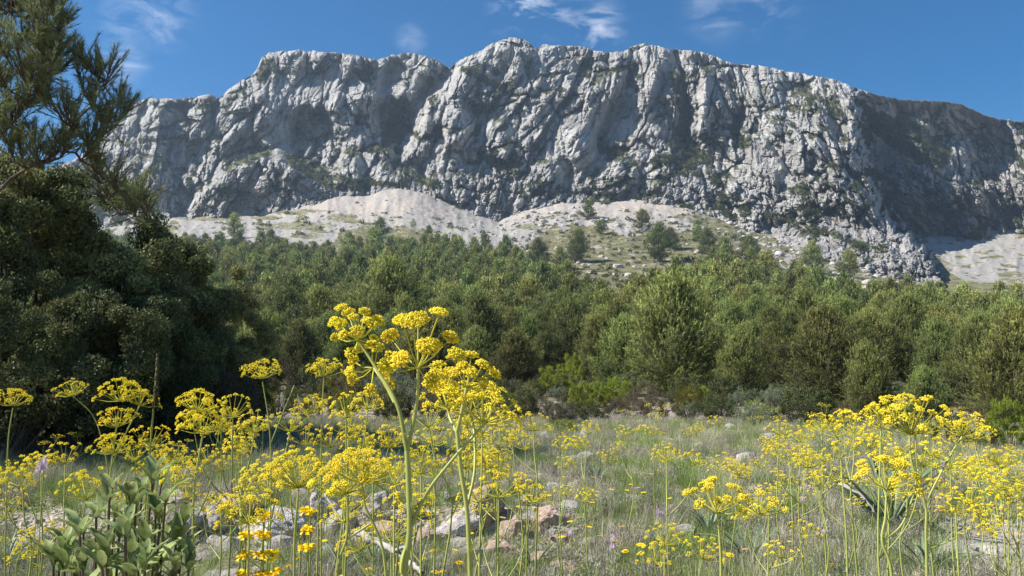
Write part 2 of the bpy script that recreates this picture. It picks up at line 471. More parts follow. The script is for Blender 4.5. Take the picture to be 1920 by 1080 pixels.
def ground_mat():
    m, t = new_mat('hillside_ground')
    tc = node(t, 'ShaderNodeTexCoord')
    scr = node(t, 'ShaderNodeAttribute', attribute_name='scree')
    near = node(t, 'ShaderNodeAttribute', attribute_name='near')
    # scree: pale gravel with tan streaks
    a1 = node(t, 'ShaderNodeTexNoise', {'Vector': tc.outputs['Object'], 'Scale': .6, 'Detail': 8, 'Roughness': .75})
    cs = ramp(t, a1.outputs['Fac'], [(.30, (.21, .197, .18)), (.5, (.32, .305, .285)), (.68, (.43, .41, .385))])
    tanf = node(t, 'ShaderNodeAttribute', attribute_name='tan')
    cs2 = node(t, 'ShaderNodeMixRGB', {'Fac': tanf.outputs['Fac'], 'Color1': cs, 'Color2': rgb((.46, .39, .33))})
    # grass and scrub
    b1 = node(t, 'ShaderNodeTexNoise', {'Vector': tc.outputs['Object'], 'Scale': .16, 'Detail': 9, 'Roughness': .72})
    cg = ramp(t, b1.outputs['Fac'], [(.34, (.07, .068, .034)), (.48, (.15, .145, .075)), (.60, (.24, .22, .13)), (.70, (.36, .33, .27))])
    n4 = node(t, 'ShaderNodeTexNoise', {'Vector': tc.outputs['Object'], 'Scale': .35, 'Detail': 6, 'Roughness': .75})
    sm = node(t, 'ShaderNodeMath', {0: scr.outputs['Fac'], 1: n4.outputs['Fac']}, operation='ADD')
    sf = ramp(t, sm.outputs[0], [(.93, 0.0), (1.03, 1.0)])
    c1 = node(t, 'ShaderNodeMixRGB', {'Fac': sf, 'Color1': cg, 'Color2': cs2.outputs[0]})
    # meadow soil with grit
    g1 = node(t, 'ShaderNodeTexNoise', {'Vector': tc.outputs['Object'], 'Scale': 2.6, 'Detail': 10, 'Roughness': .75})
    g2 = node(t, 'ShaderNodeTexVoronoi', {'Vector': tc.outputs['Object'], 'Scale': 26})
    cn = ramp(t, g1.outputs['Fac'], [(.30, (.17, .15, .10)), (.5, (.38, .33, .26)), (.68, (.58, .52, .45))])
    g3 = ramp(t, g2.outputs['Color'], [(.0, .55), (1.0, 1.25)])
    cn2 = node(t, 'ShaderNodeMixRGB', {'Fac': .8, 'Color1': cn, 'Color2': g3}, blend_type='MULTIPLY')
    c2 = node(t, 'ShaderNodeMixRGB', {'Fac': near.outputs['Fac'], 'Color1': c1.outputs[0], 'Color2': cn2.outputs[0]})
    p = node(t, 'ShaderNodeBsdfPrincipled', {'Base Color': c2.outputs[0], 'Roughness': .97, 'Specular IOR Level': .08})
    bn = node(t, 'ShaderNodeBump', {'Height': g2.outputs['Distance'], 'Strength': near.outputs['Fac'], 'Distance': .03})
    bf = node(t, 'ShaderNodeBump', {'Height': a1.outputs['Fac'], 'Strength': .6, 'Distance': .8, 'Normal': bn.outputs[0]})
    mb_ = node(t, 'ShaderNodeMixRGB', {'Fac': near.outputs['Fac'], 'Color1': bf.outputs[0], 'Color2': bn.outputs[0]})
    t.links.new(mb_.outputs[0], p.inputs['Normal'])
    node(t, 'ShaderNodeOutputMaterial', {'Surface': p.outputs[0]})
    return m
M['ground'] = ground_mat()

# ------------------------------------------------------------ ground
SKY = np.array([(-700, 470), (-300, 425), (-100, 380), (60, 335), (150, 292), (205, 240), (240, 200), (265, 188), (290, 182), (330, 186), (365, 181), (395, 177), (412, 182),
    (425, 170), (440, 158), (470, 143), (482, 128), (490, 108), (505, 98), (525, 96), (560, 93), (600, 97), (640, 100), (670, 103), (695, 110), (712, 112),
    (735, 102), (760, 99), (800, 104), (822, 114), (841, 126), (868, 110), (905, 93), (925, 80), (945, 73), (965, 70), (985, 74), (1000, 84),
    (1008, 90), (1018, 82), (1050, 85), (1085, 87), (1110, 92), (1140, 98), (1162, 98), (1185, 87), (1210, 81), (1240, 88), (1262, 92), (1300, 94),
    (1335, 103), (1375, 119), (1420, 121), (1480, 134), (1530, 142), (1570, 150), (1600, 163), (1640, 176), (1690, 187), (1715, 187),
    (1740, 189), (1790, 192), (1808, 197), (1835, 211), (1870, 222), (1900, 226), (1960, 232), (2150, 275), (2500, 350), (2900, 420)], float)
BASE = np.array([(-700, 470), (0, 440), (180, 430), (320, 412), (400, 408), (480, 405), (560, 386), (610, 374), (680, 374), (720, 364), (742, 361), (780, 365),
    (830, 384), (880, 402), (935, 418), (985, 398), (1050, 388), (1110, 386), (1200, 382), (1290, 385), (1340, 400), (1420, 418), (1500, 440), (1600, 452),
    (1700, 452), (1800, 446), (1860, 438), (1920, 437), (2100, 440), (2900, 470)], float)
DG = np.array([(-700, 640), (0, 600), (300, 560), (740, 530), (1100, 520), (1400, 520), (1600, 540), (1800, 575), (2000, 575), (2900, 600)], float)
TY = np.array([0.01, 16, 25, 40, 70, 120, 200, 300, 380])
TPL = np.array([0, 793, 767, 724, 662, 606, 550, 496, 452.])     # left and centre
TPR = np.array([0, 795, 770, 730, 678, 632, 588, 545, 512.])     # right end
def ground_z(x, y):
    x = np.asarray(x, float); y = np.asarray(y, float)
    r = np.hypot(x, y)
    ph = np.arctan2(x, y)
    phc = np.clip(ph, -.75, .75)
    Y = np.maximum(r * np.cos(phc), .02)
    u = np.tan(phc)
    px = 960 + FPX * u
    k = sstep(1300, 1850, px)
    dg = np.interp(px, DG[:, 0], DG[:, 1]); pb = np.interp(px, BASE[:, 0], BASE[:, 1])
    py = np.where(Y < 380, np.interp(Y, TY[1:], TPL[1:]) * (1 - k) + np.interp(Y, TY[1:], TPR[1:]) * k, 0)
    y380 = TPL[-1] * (1 - k) + TPR[-1] * k
    far = y380 + (pb - y380) * np.clip((Y - 380) / (dg - 380 - 2), 0, 1.07)
    py = np.where(Y >= 380, far, py)
    _, v = uv(960, py)
    z = CAMZ + v * Y
    # meadow: flat, with a low stony bank on the left side
    z16 = CAMZ + uv(960, 793)[1] * 16
    flat = z16 * sstep(7, 16, Y)
    z = np.where(Y < 16, flat, z)
    leftk = 1 - sstep(-.05, .35, u)
    step = (Y - (5.75 + .35 * fbm(x * .9, y * 0, 3, 2)))
    z = z - .15 * (1 - sstep(-.18, .10, step)) * leftk * (Y < 16)
    z = z + np.where(Y < 30, .05 * fbm(x * .8, y * .8, 11, 4), 0) * sstep(30, 18, Y)
    rough = sstep(20, 60, Y)
    z = z + rough * (1.2 * fbm(x / 26, y / 26, 21, 4) + .5 * fbm(x / 6, y / 6, 23, 3)) * sstep(700, 300, Y) * .8
    gul = sstep(330, 420, Y)
    z = z + gul * (1.0 * ridged(px / 45, Y / 160, 61, 3) + .7 * fbm(x / 9, y / 9, 63, 3) + .35 * fbm(x / 2.5, y / 2.5, 62, 3))
    return z
def gz(x, y): return float(ground_z(np.array([x]), np.array([y]))[0])
def ground_pt(px, py, lo=1.2, hi=560):
    """where the sight line of a photo pixel meets the ground"""
    Ys = np.geomspace(lo, hi, 900)
    u, v = uv(px, py)
    z = CAMZ + v * Ys
    g = ground_z(u * Ys, Ys)
    i = np.argmax(z <= g)
    if z[i] > g[i]: i = len(Ys) - 1
    return Vector((float(u * Ys[i]), float(Ys[i]), float(g[i])))

def build_ground():
    ph = np.concatenate([np.linspace(-math.pi, -.66, 60, endpoint=False), np.linspace(-.66, .66, 1100), np.linspace(.66, math.pi, 61)[1:-1]])
    rr = np.concatenate([[.05, .4, .8], np.geomspace(1.2, 30, 330), np.geomspace(30.3, 330, 250)[:-1], np.linspace(330, 680, 270), [740, 800, 900]])
    PH, R = np.meshgrid(ph, rr)
    cosc = np.cos(np.clip(PH, -.75, .75))
    RR = R / np.maximum(cosc, .7)
    X = np.sin(PH) * RR; Y = np.cos(PH) * RR
    Z = ground_z(X, Y)
    Z = np.where(RR > 780, -8.0, Z)
    V = np.stack([X, Y, Z], -1).reshape(-1, 3)
    m_, n_ = X.shape
    i = np.arange(m_ - 1)[:, None] * n_; j = np.arange(n_)[None]; j2 = (j + 1) % n_
    Q = np.stack([i + j, i + n_ + j, i + n_ + j2, i + j2], -1).reshape(-1, 4)[:, ::-1]
    Yc = RR * cosc
    px, py = pix(np.tan(np.clip(PH, -.75, .75)), (Z - CAMZ) / Yc)
    # where the scree lies (photo outline of its lower edge)
    low = np.interp(px, [200, 300, 400, 480, 560, 600, 640, 700, 800, 900, 960, 1010, 1060, 1110, 1180, 1230, 1300, 1400, 1500, 1700, 1760, 1800, 1860, 1920, 2300],
                        [440, 446, 450, 450, 478, 470, 440, 432, 442, 482, 478, 440, 425, 418, 442, 432, 428, 400, 390, 380, 480, 520, 530, 528, 560])
    sc = sstep(14, -10, py - low) * .62 + .22
    nz = fbm(px / 34, py / 9, 71, 4)
    sc = sc - .55 * sstep(.05, .3, nz) * (py > 395) * ((px < 860) | (px > 1000))
    def blob(cx, cy, ax, ay, s=.55):
        d = ((px - cx) / ax) ** 2 + ((py - cy) / ay) ** 2
        return s * .75 * np.clip(1.4 - d, 0, 1)
    for b in [(560, 424, 80, 10), (640, 408, 40, 10), (580, 442, 35, 8), (760, 436, 55, 16), (660, 440, 30, 14), (395, 410, 80, 6), (560, 395, 70, 4),
              (690, 425, 20, 8), (500, 408, 30, 6), (1000, 425, 50, 8), (1330, 410, 60, 14), (1900, 515, 30, 8)]:
        sc = sc - blob(*b)
    sc = sc + .55 * sstep(.25, .5, fbm(px / 30, py / 10, 75, 3)) * (py > 430) * (py < 560) * (px > 950)
    sc = sc + .5 * sstep(1380, 1450, px) * sstep(1780, 1740, px) * sstep(415, 435, py) * sstep(.0, .25, fbm(px / 14, py / 7, 79, 3))
    sc = np.where(Yc < 120, 0, sc)
    tan = sstep(.1, .55, ridged(px / 26 + py / 60, py / 130, 77, 3) * .8 + .25 * fbm(px / 8, py / 8, 78, 2)) * .55 * sstep(440, 385, py)
    near = sstep(40, 22, Yc)
    me = mesh_np('ground', V, None, Q, M['ground'], True,
                 {'scree': np.clip(sc, 0, 1).ravel(), 'near': near.ravel(), 'tan': tan.ravel()})
    o = link('ground', me)
    tag(o, kind='structure')
build_ground()

# ------------------------------------------------------------ the mountain
def seg_dist(px, py, pts):
    """distance to a polyline, parameter along it and signed side (+ right of the line going down)"""
    best = np.full(px.shape, 1e9); side = np.zeros(px.shape); tt = np.zeros(px.shape)
    n = len(pts) - 1
    for i in range(n):
        (x0, y0), (x1, y1) = pts[i], pts[i + 1]
        dx, dy = x1 - x0, y1 - y0; L2 = dx * dx + dy * dy
        t = np.clip(((px - x0) * dx + (py - y0) * dy) / L2, 0, 1)
        qx = px - (x0 + t * dx); qy = py - (y0 + t * dy)
        d = np.hypot(qx, qy)
        cr = np.sign(qx * dy - qy * dx)      # + : to the right when going down
        n_ = d < best
        best = np.where(n_, d, best); side = np.where(n_, cr, side); tt = np.where(n_, (i + t) / n, tt)
    return best, side, tt
def build_mountain():
    cols = np.concatenate([np.arange(-700, -60, 6.0), np.arange(-60, 1985, 1.2), np.arange(1985, 2900, 6.0)])
    nrow = 400
    sky_y = np.interp(cols, SKY[:, 0], SKY[:, 1])
    skj = 2.6 * ridged(cols / 26, cols * 0 + .37, 5, 3) * -1 + 1.3 + 1.7 * perlin(cols / 8, cols * 0 + 3.3, 8)
    bot = np.interp(cols, BASE[:, 0], BASE[:, 1]) + 34
    bot = bot + 50 * sstep(1380, 1500, cols) * (1 - sstep(1755, 1800, cols))
    t = np.linspace(0, 1, nrow)
    T, PX = np.meshgrid(t, cols, indexing='ij')
    PY = bot[None] * (1 - T) + sky_y[None] * T + skj[None] * sstep(.93, 1.0, T)
    x = PX; y = PY
    # smooth base depth
    d0 = np.interp(x, [-700, 0, 300, 740, 1100, 1300, 1500, 1700, 1900, 2900], [630, 595, 562, 528, 515, 500, 465, 430, 445, 560])
    add = np.interp(x, [-700, 0, 300, 500, 740, 1100, 1500, 1700, 2900], [60, 60, 90, 120, 130, 130, 135, 150, 150])
    prof = np.interp(T, [0, .12, .25, .5, .75, .92, 1], [-.08, .10, .26, .50, .72, .89, 1.0])
    Y = d0 + add * prof
    # lower cliffs are broken: benches
    P = np.zeros(x.shape)                       # protrusion towards the viewer, metres
    # lean of the rock structure
    lean = np.interp(x, [200, 450, 700, 900, 1100, 1250, 1400, 1600, 1900], [.35, .55, .15, .35, .55, .15, -.2, -.55, -.45])
    lean = lean * .7
    wx = 16 * fbm(x / 120, y / 120, 31, 3); wy = 16 * fbm(x / 120 + 9, y / 120, 32, 3)
    xs = x + lean * (y - 250) + wx
    ys = y + wy
    P += 14 * ridged(xs / 120, ys / 190, 41, 3) - 14
    P += 6.0 * ridged(xs / 56, ys / 90, 43, 3)
    P -= 5 * np.exp(-(perlin(xs / 70 + 3.3, ys / 260, 47) / .07) ** 2)
    xs2 = xs + 5 * fbm(x / 14, y / 14, 33, 4, .65); ys2 = ys + 5 * fbm(x / 14 + 5, y / 14, 34, 4, .65)
    F_ = np.zeros(x.shape)
    k13 = .8 + .6 * sstep(300, 360, y)
    brk = .5 + .8 * sstep(-.25, .45, fbm(x / 70, y / 70, 36, 3) + .35 * sstep(280, 360, y))
    idc = _h(np.floor(x / 7), np.floor(y / 9), 5)
    for (cw, ch, amp, sd_) in [(70, 110, 13.0, 50), (36, 52, 6.0, 51), (19, 26, 3.5, 53), (10, 13, 2.2, 55), (5.5, 7.5, 1.2, 56)]:
        fv, gp = facets(xs2 / cw, ys2 / ch, sd_)
        kk = 1 if cw > 20 else k13 * brk
        F_ += kk * amp * (fv - .28 * np.exp(-(gp / .07) ** 2))
    for (cw, ch, amp, sd_) in [(48, 66, 13.0, 151), (23, 30, 8.0, 153), (11.5, 14, 4.4, 155), (6, 7.5, 2.1, 157)]:
        f1, f2, idv = worley(xs2 / cw, ys2 / ch, sd_)
        kk = 1 if cw > 30 else (k13 * brk)
        P += kk * amp * (np.sqrt(np.clip(1 - (f1 * 1.25) ** 2, 0, 1)) + .7 * (idv - .5) * sstep(0, .12, f2 - f1) - .35 * np.exp(-((f2 - f1) / .08) ** 2))
    P += F_ - 9
    P += 1.6 * ridged(xs2 / 12, ys2 / 30, 59, 3)
    P *= 1 - .6 * sstep(395, 430, y) * sstep(1380, 1450, x) * sstep(1800, 1740, x)
    # smooth walls: damp the relief
    def zone(cx, cy, ax, ay, rot=0):
        c, s = math.cos(rot), math.sin(rot)
        qx = (x - cx) * c + (y - cy) * s; qy = -(x - cx) * s + (y - cy) * c
        return np.clip(1.25 - np.sqrt((qx / ax) ** 2 + (qy / ay) ** 2), 0, 1) / .6
    damp = np.zeros(x.shape)
    for zc in [(540, 210, 50, 85, .2), (1080, 270, 55, 55, 0), (1440, 330, 60, 70, -.3), (1690, 300, 90, 130, -.3), (760, 150, 75, 45, .3), (1160, 215, 40, 50, .5), (640, 165, 35, 50, 0)]:
        damp = np.maximum(damp, np.clip(zone(*zc), 0, 1))
    P *= 1 - .4 * damp
    # steps: surface falls back to the right of a line (shaded wall, lit crest)
    def fall(pts, depth, w=14, back=90):
        d, s_, t_ = seg_dist(x, y, pts)
        ends = sstep(0, .12, t_) * sstep(1.0, .88, t_)
        sd = d * s_
        return -depth * sstep(-w * .3, w, sd) * np.exp(-np.clip(sd - w, 0, None) / back) * ends
    def ridge(pts, h, wl=22, wr=10):
        d, s_, t_ = seg_dist(x, y, pts)
        ends = sstep(-.01, .15, t_) * sstep(1.01, .80, t_)
        w_ = np.where(s_ > 0, wr, wl)
        return h * np.exp(-(d / w_) ** 1.5) * ends
    def hollow(cx, cy, ax, ay, dep, rot=0):
        c, s = math.cos(rot), math.sin(rot)
        xx = x + 16 * fbm(x / 30, y / 30, 301, 4, .6); yy = y + 20 * fbm(x / 30, y / 30, 302, 4, .6)
        qx = (xx - cx) * c + (yy - cy) * s; qy = -(xx - cx) * s + (yy - cy) * c
        d = np.sqrt((qx / ax) ** 2 + (qy / ay) ** 2)
        return -dep * sstep(1.35, .4, d) * (.8 + .25 * fbm(x / 14, y / 14, 303, 3))
    # right-hand spur and the great recessed wall behind it
    bx = np.interp(y, [150, 190, 240, 300, 350, 400, 440, 480, 520], [1588, 1600, 1602, 1612, 1628, 1652, 1690, 1738, 1765]) + 22 * fbm(x / 26, y / 26, 91, 4) + 6 * (idc - .5)
    K = np.interp(y, [150, 185, 240, 320, 400, 520], [6, 30, 62, 88, 118, 150])
    step = sstep(-4, 26, x - bx)
    bx2 = np.interp(y, [180, 230, 300, 380, 440], [1800, 1838, 1868, 1892, 1915]) + 9 * fbm(y / 60, y * 0, 92, 2)
    P += -K * step + K * .85 * sstep(-25, 75, x - bx2)
    inrec = step * (1 - sstep(-25, 75, x - bx2))
    P += inrec * (22 * ridge([(1700, 230), (1760, 320), (1790, 400)], 1, 60, 25))
    P += hollow(1775, 442, 15, 12, 16) + hollow(1715, 415, 18, 16, 10)
    P += inrec * 12 * gauss(x - (1790 + .3 * (y - 250)), 22)
    # steeper: recess wall pushed upright near the rim
    P += fall([(1655, 170), (1680, 215), (1735, 225)], 10, 10, 40)
    # centre: gully under the notch, shaded wall left of it
    P += fall([(690, 105), (640, 150), (625, 230), (618, 330)], 20, 16, 45)
    P += fall([(735, 100), (712, 140), (700, 200), (700, 260)], 26, 18, 70)
    P += -42 * np.exp(-(seg_dist(x, y, [(842, 124), (812, 162), (775, 205), (748, 255), (752, 300), (790, 330)])[0] / 20) ** 2)
    P += 24 * np.exp(-(seg_dist(x, y, [(900, 95), (850, 160), (835, 230), (850, 300)])[0] / 34) ** 2) * (x > 800)
    P += ridge([(812, 178), (800, 215), (795, 262)], 16, 16, 10)
    P += ridge([(690, 235), (665, 290), (655, 340)], 16, 26, 14)
    P += ridge([(770, 260), (765, 300), (745, 345)], 9, 14, 12)
    # alcove
    P += hollow(588, 262, 46, 62, 44, .1) + hollow(735, 235, 58, 42, 30, .5) + hollow(700, 150, 50, 26, 10, 0) + fall([(560, 190), (548, 240), (545, 300)], 10, 10, 30)
    # left shoulder
    P += ridge([(505, 100), (480, 170), (440, 240), (400, 300)], 18, 46, 20)
    P += fall([(535, 120), (500, 160), (490, 200)], 9, 9, 25)
    P += ridge([(408, 182), (375, 225), (352, 260)], 10, 22, 9)
    P += fall([(330, 190), (345, 235), (345, 290), (300, 330)], 12, 20, 40)
    # front cone on the left with its own crest
    cone_top = np.interp(x, [330, 380, 440, 490, 520, 550, 600, 650], [410, 350, 300, 283, 277, 300, 335, 352])
    P += 46 * sstep(-3, 16, y - cone_top) * sstep(320, 380, x) * sstep(660, 590, x)
    for (cx, cy, ax, ay, hh_) in [(280, 340, 45, 50, 22), (225, 300, 40, 40, 16), (310, 235, 45, 35, 14), (405, 350, 40, 60, 20), (480, 330, 35, 50, 12), (655, 330, 32, 50, 20), (715, 335, 26, 34, 14),
                                  (640, 215, 26, 45, 20), (675, 180, 26, 40, 14), (505, 215, 30, 60, 14), (860, 235, 32, 50, 24), (905, 150, 40, 50, 14), (960, 110, 36, 40, 12), (930, 260, 34, 40, 16),
                                  (1090, 275, 30, 40, 18), (1010, 330, 50, 30, 14), (850, 350, 60, 28, 16), (1160, 330, 50, 36, 14), (1250, 330, 40, 40, 14), (1320, 330, 44, 40, 16)]:
        d_ = ((x - cx) / ax) ** 2 + ((y - cy) / ay) ** 2
        P += hh_ * np.sqrt(np.clip(1 - d_, 0, 1))
    # centre and right towers
    P += ridge([(985, 90), (1010, 130), (1015, 170)], 8, 24, 14)
    P += ridge([(1180, 100), (1140, 175), (1095, 235), (1050, 275)], 14, 30, 12)
    P += fall([(1195, 100), (1150, 170), (1130, 215), (1100, 290)], 20, 14, 45)
    P += ridge([(1240, 105), (1222, 165), (1205, 230)], 20, 20, 10)
    P += -18 * np.exp(-(seg_dist(x, y, [(1268, 100), (1278, 150), (1290, 215), (1285, 260)])[0] / 13) ** 2)
    P += ridge([(1325, 120), (1322, 200), (1308, 265)], 20, 16, 10)
    P += -12 * np.exp(-(seg_dist(x, y, [(1370, 150), (1395, 190), (1385, 230)])[0] / 12) ** 2)
    P += ridge([(1400, 250), (1420, 310), (1470, 350)], 16, 16, 16)
    P += ridge([(1515, 232), (1560, 290), (1605, 365), (1650, 425)], 18, 26, 14)
    P += fall([(1420, 240), (1450, 290), (1480, 330)], 8, 8, 20)
    P += -20 * np.exp(-(seg_dist(x, y, [(1540, 180), (1560, 215), (1578, 255)])[0] / 12) ** 2)
    P += -10 * np.exp(-(seg_dist(x, y, [(1540, 255), (1575, 320), (1600, 365)])[0] / 7) ** 2)
    P += -8 * np.exp(-(seg_dist(x, y, [(1480, 290), (1500, 340), (1540, 400)])[0] / 9) ** 2)
    P += hollow(1110, 330, 120, 16, 9, -.15)
    # spur: rough low ridge reaching down to the right, in front of the recess
    sp = sstep(1430, 1480, x) * (1 - step)
    P += 48 * sstep(1330, 1580, x) * (1 - step) * sstep(150, 230, y)
    P += sp * 55 * sstep(395, 500, y) + sp * 5 * fbm(x / 14, y / 10, 191, 4) * sstep(410, 450, y)
    pbase = np.interp(x, BASE[:, 0], BASE[:, 1])
    kb = .7 * sstep(-120, 10, y - pbase) * sstep(1400, 1300, x)
    P = P * (1 - kb) - 8 * kb + 2.5 * kb * (F_ / 10)
    # keep the rim of the skyline tight
    P *= (1 - .5 * sstep(.975, 1.0, T))
    Y = Y - P
    u, v = uv(x, y)
    X3 = u * Y; Z3 = CAMZ + v * Y
    # back side: the ridge rounds over and falls away
    brow = []
    for k_, (dy, dz) in enumerate([(12, 1.5), (45, -6), (120, -50), (300, -160)]):
        yb = Y[-1] + dy
        brow.append(np.stack([u[-1] * yb, yb, Z3[-1] + dz * (1 if k_ else 1) + (u[-1] * 0)], -1))
    G = np.stack([X3, Y, Z3], -1)
    # normals for the vegetation mask
    du = np.gradient(G, axis=1); dv = np.gradient(G, axis=0)
    Nn = np.cross(du, dv); Nn /= np.linalg.norm(Nn, axis=2)[..., None] + 1e-9
    nzs = np.abs(Nn[..., 2])
    def blur(a, k=3):
        for ax in (0, 1):
            a = sum(np.roll(a, i, ax) for i in range(-k, k + 1)) / (2 * k + 1)
        return a
    nzb = blur(nzs, 3)
    pat = fbm(x / 55, y / 38, 101, 4)
    veg = sstep(.48, .78, nzb) * .52 + .58 * sstep(-.05, .4, pat) * sstep(.36, .66, nzb) + .32 * sstep(2, 12, blur(P, 14) - P) * sstep(-.3, .2, pat)
    Pb = blur(P, 12)
    veg = veg + .35 * sstep(1, 7, Pb - blur(P, 3)) * sstep(-.1, .3, pat)
    def line(pts, w, s=.8):
        return s * np.exp(-(seg_dist(x, y, pts)[0] / w) ** 2)
    for (pts, w) in [([(545, 308), (600, 330), (680, 342), (760, 348)], 5), ([(262, 266), (340, 257)], 3.5), ([(1268, 150), (1285, 215), (1270, 260), (1300, 285)], 11),
                     ([(505, 110), (490, 145)], 11), ([(1640, 235), (1700, 280), (1760, 305)], 15), ([(1690, 225), (1770, 285)], 12), ([(1555, 190), (1570, 215)], 10),
                     ([(745, 190), (730, 250)], 14), ([(1380, 250), (1400, 275)], 9), ([(1440, 410), (1560, 440), (1650, 470)], 12), ([(560, 210), (610, 225)], 8),
                     ([(870, 130), (930, 160), (960, 170)], 7), ([(640, 345), (690, 350)], 6), ([(1230, 300), (1330, 300)], 8), ([(900, 290), (980, 330)], 8)]:
        veg = veg + line(pts, w * 1.1, .85)
    veg = veg * (1 - .6 * damp * (x < 1550))
    veg = veg - .8 * sstep(405, 425, y) * (x > 1380) * (x < 1790)
    veg = veg + .55 * (y > 425) * (x > 1420) * (x < 1720) * sstep(.15, .4, fbm(x / 12, y / 7, 103, 3))
    veg = np.clip(veg, 0, 1) * sstep(.99, .94, T)
    V = np.concatenate([G.reshape(-1, 3)] + brow)
    nr = nrow + len(brow); nc = len(cols)
    vegf = np.concatenate([veg.ravel(), np.zeros(nc * len(brow))])
    i = np.arange(nr - 1)[:, None] * nc; j = np.arange(nc - 1)[None]
    Q = np.stack([i + j, i + j + 1, i + nc + j + 1, i + nc + j], -1).reshape(-1, 4)
    me = mesh_np('mountain', V, None, Q, M['cliff'], False, {'veg': vegf})
    o = link('mountain', me)
    tag(o, kind='structure')
    # points for bushes on the ledges
    w_ = (veg > .50) & (x > -40) & (x < 1960)
    idx = np.argwhere(w_)
    r2 = np.random.default_rng(5)
    sel = idx[r2.choice(len(idx), min(5200, len(idx)), replace=False)]
    pts = G[sel[:, 0], sel[:, 1]]
    return pts
cliff_pts = build_mountain()

def build_haze():
    bm_v = [(x, y, z) for z in (-60, 420) for y in (-1250, 1300) for x in (-1900, 1900)]
    q = [(0, 2, 3, 1), (4, 5, 7, 6), (0, 1, 5, 4), (2, 6, 7, 3), (0, 4, 6, 2), (1, 3, 7, 5)]
    m, t = new_mat('haze_air')
    pv = node(t, 'ShaderNodeVolumePrincipled', {'Color': (.58, .77, 1.0, 1), 'Density': .00019, 'Anisotropy': .2})
    node(t, 'ShaderNodeOutputMaterial', {'Volume': pv.outputs[0]})
    o = link('haze', mesh_np('haze', bm_v, None, q, m))
    tag(o, 'thin bluish air between the meadow and the far cliff', 'haze', kind='stuff')
build_haze()
# ------------------------------------------------------------ scattering of uncountable stuff (one object each)
def scatter(name, protos, P, scale, rz, label, cat, mats=None, idx=None):
    c = bpy.data.collections.new(name + '_sources')
    for k, me in enumerate(protos):
        c.objects.link(bpy.data.objects.new(name + '_source', me))
    me = bpy.data.meshes.new(name)
    P = np.asarray(P, np.float32)
    me.vertices.add(len(P)); me.vertices.foreach_set('co', P.ravel())
    n = len(P)
    a = me.attributes.new('isc', 'FLOAT', 'POINT'); a.data.foreach_set('value', np.broadcast_to(scale, (n,)).astype(np.float32))
    a = me.attributes.new('irot', 'FLOAT_VECTOR', 'POINT')
    rr = np.zeros((n, 3), np.float32); rr[:, 2] = rz; a.data.foreach_set('vector', rr.ravel())
    a = me.attributes.new('iid', 'INT', 'POINT')
    a.data.foreach_set('value', (rng.integers(0, len(protos), n) if idx is None else idx).astype(np.int32))
    o = link(name, me)
    ng = bpy.data.node_groups.new(name, 'GeometryNodeTree')
    ng.interface.new_socket('Geometry', in_out='INPUT', socket_type='NodeSocketGeometry')
    ng.interface.new_socket('Geometry', in_out='OUTPUT', socket_type='NodeSocketGeometry')
    gi = ng.nodes.new('NodeGroupInput'); go = ng.nodes.new('NodeGroupOutput')
    ip = ng.nodes.new('GeometryNodeInstanceOnPoints')
    ci = ng.nodes.new('GeometryNodeCollectionInfo')
    ci.inputs['Collection'].default_value = c
    ci.inputs['Separate Children'].default_value = True
    ci.inputs['Reset Children'].default_value = True
    def na(nm, ty):
        q = ng.nodes.new('GeometryNodeInputNamedAttribute'); q.data_type = ty
        q.inputs['Name'].default_value = nm
        return q.outputs['Attribute']
    e2r = ng.nodes.new('FunctionNodeEulerToRotation')
    L = ng.links.new
    L(gi.outputs[0], ip.inputs['Points']); L(ci.outputs[0], ip.inputs['Instance'])
    ip.inputs['Pick Instance'].default_value = True
    L(na('iid', 'INT'), ip.inputs['Instance Index'])
    L(na('irot', 'FLOAT_VECTOR'), e2r.inputs[0]); L(e2r.outputs[0], ip.inputs['Rotation'])
    L(na('isc', 'FLOAT'), ip.inputs['Scale'])
    L(ip.outputs[0], go.inputs[0])
    md = o.modifiers.new('scatter', 'NODES'); md.node_group = ng
    tag(o, label, cat, kind='stuff')
    return o

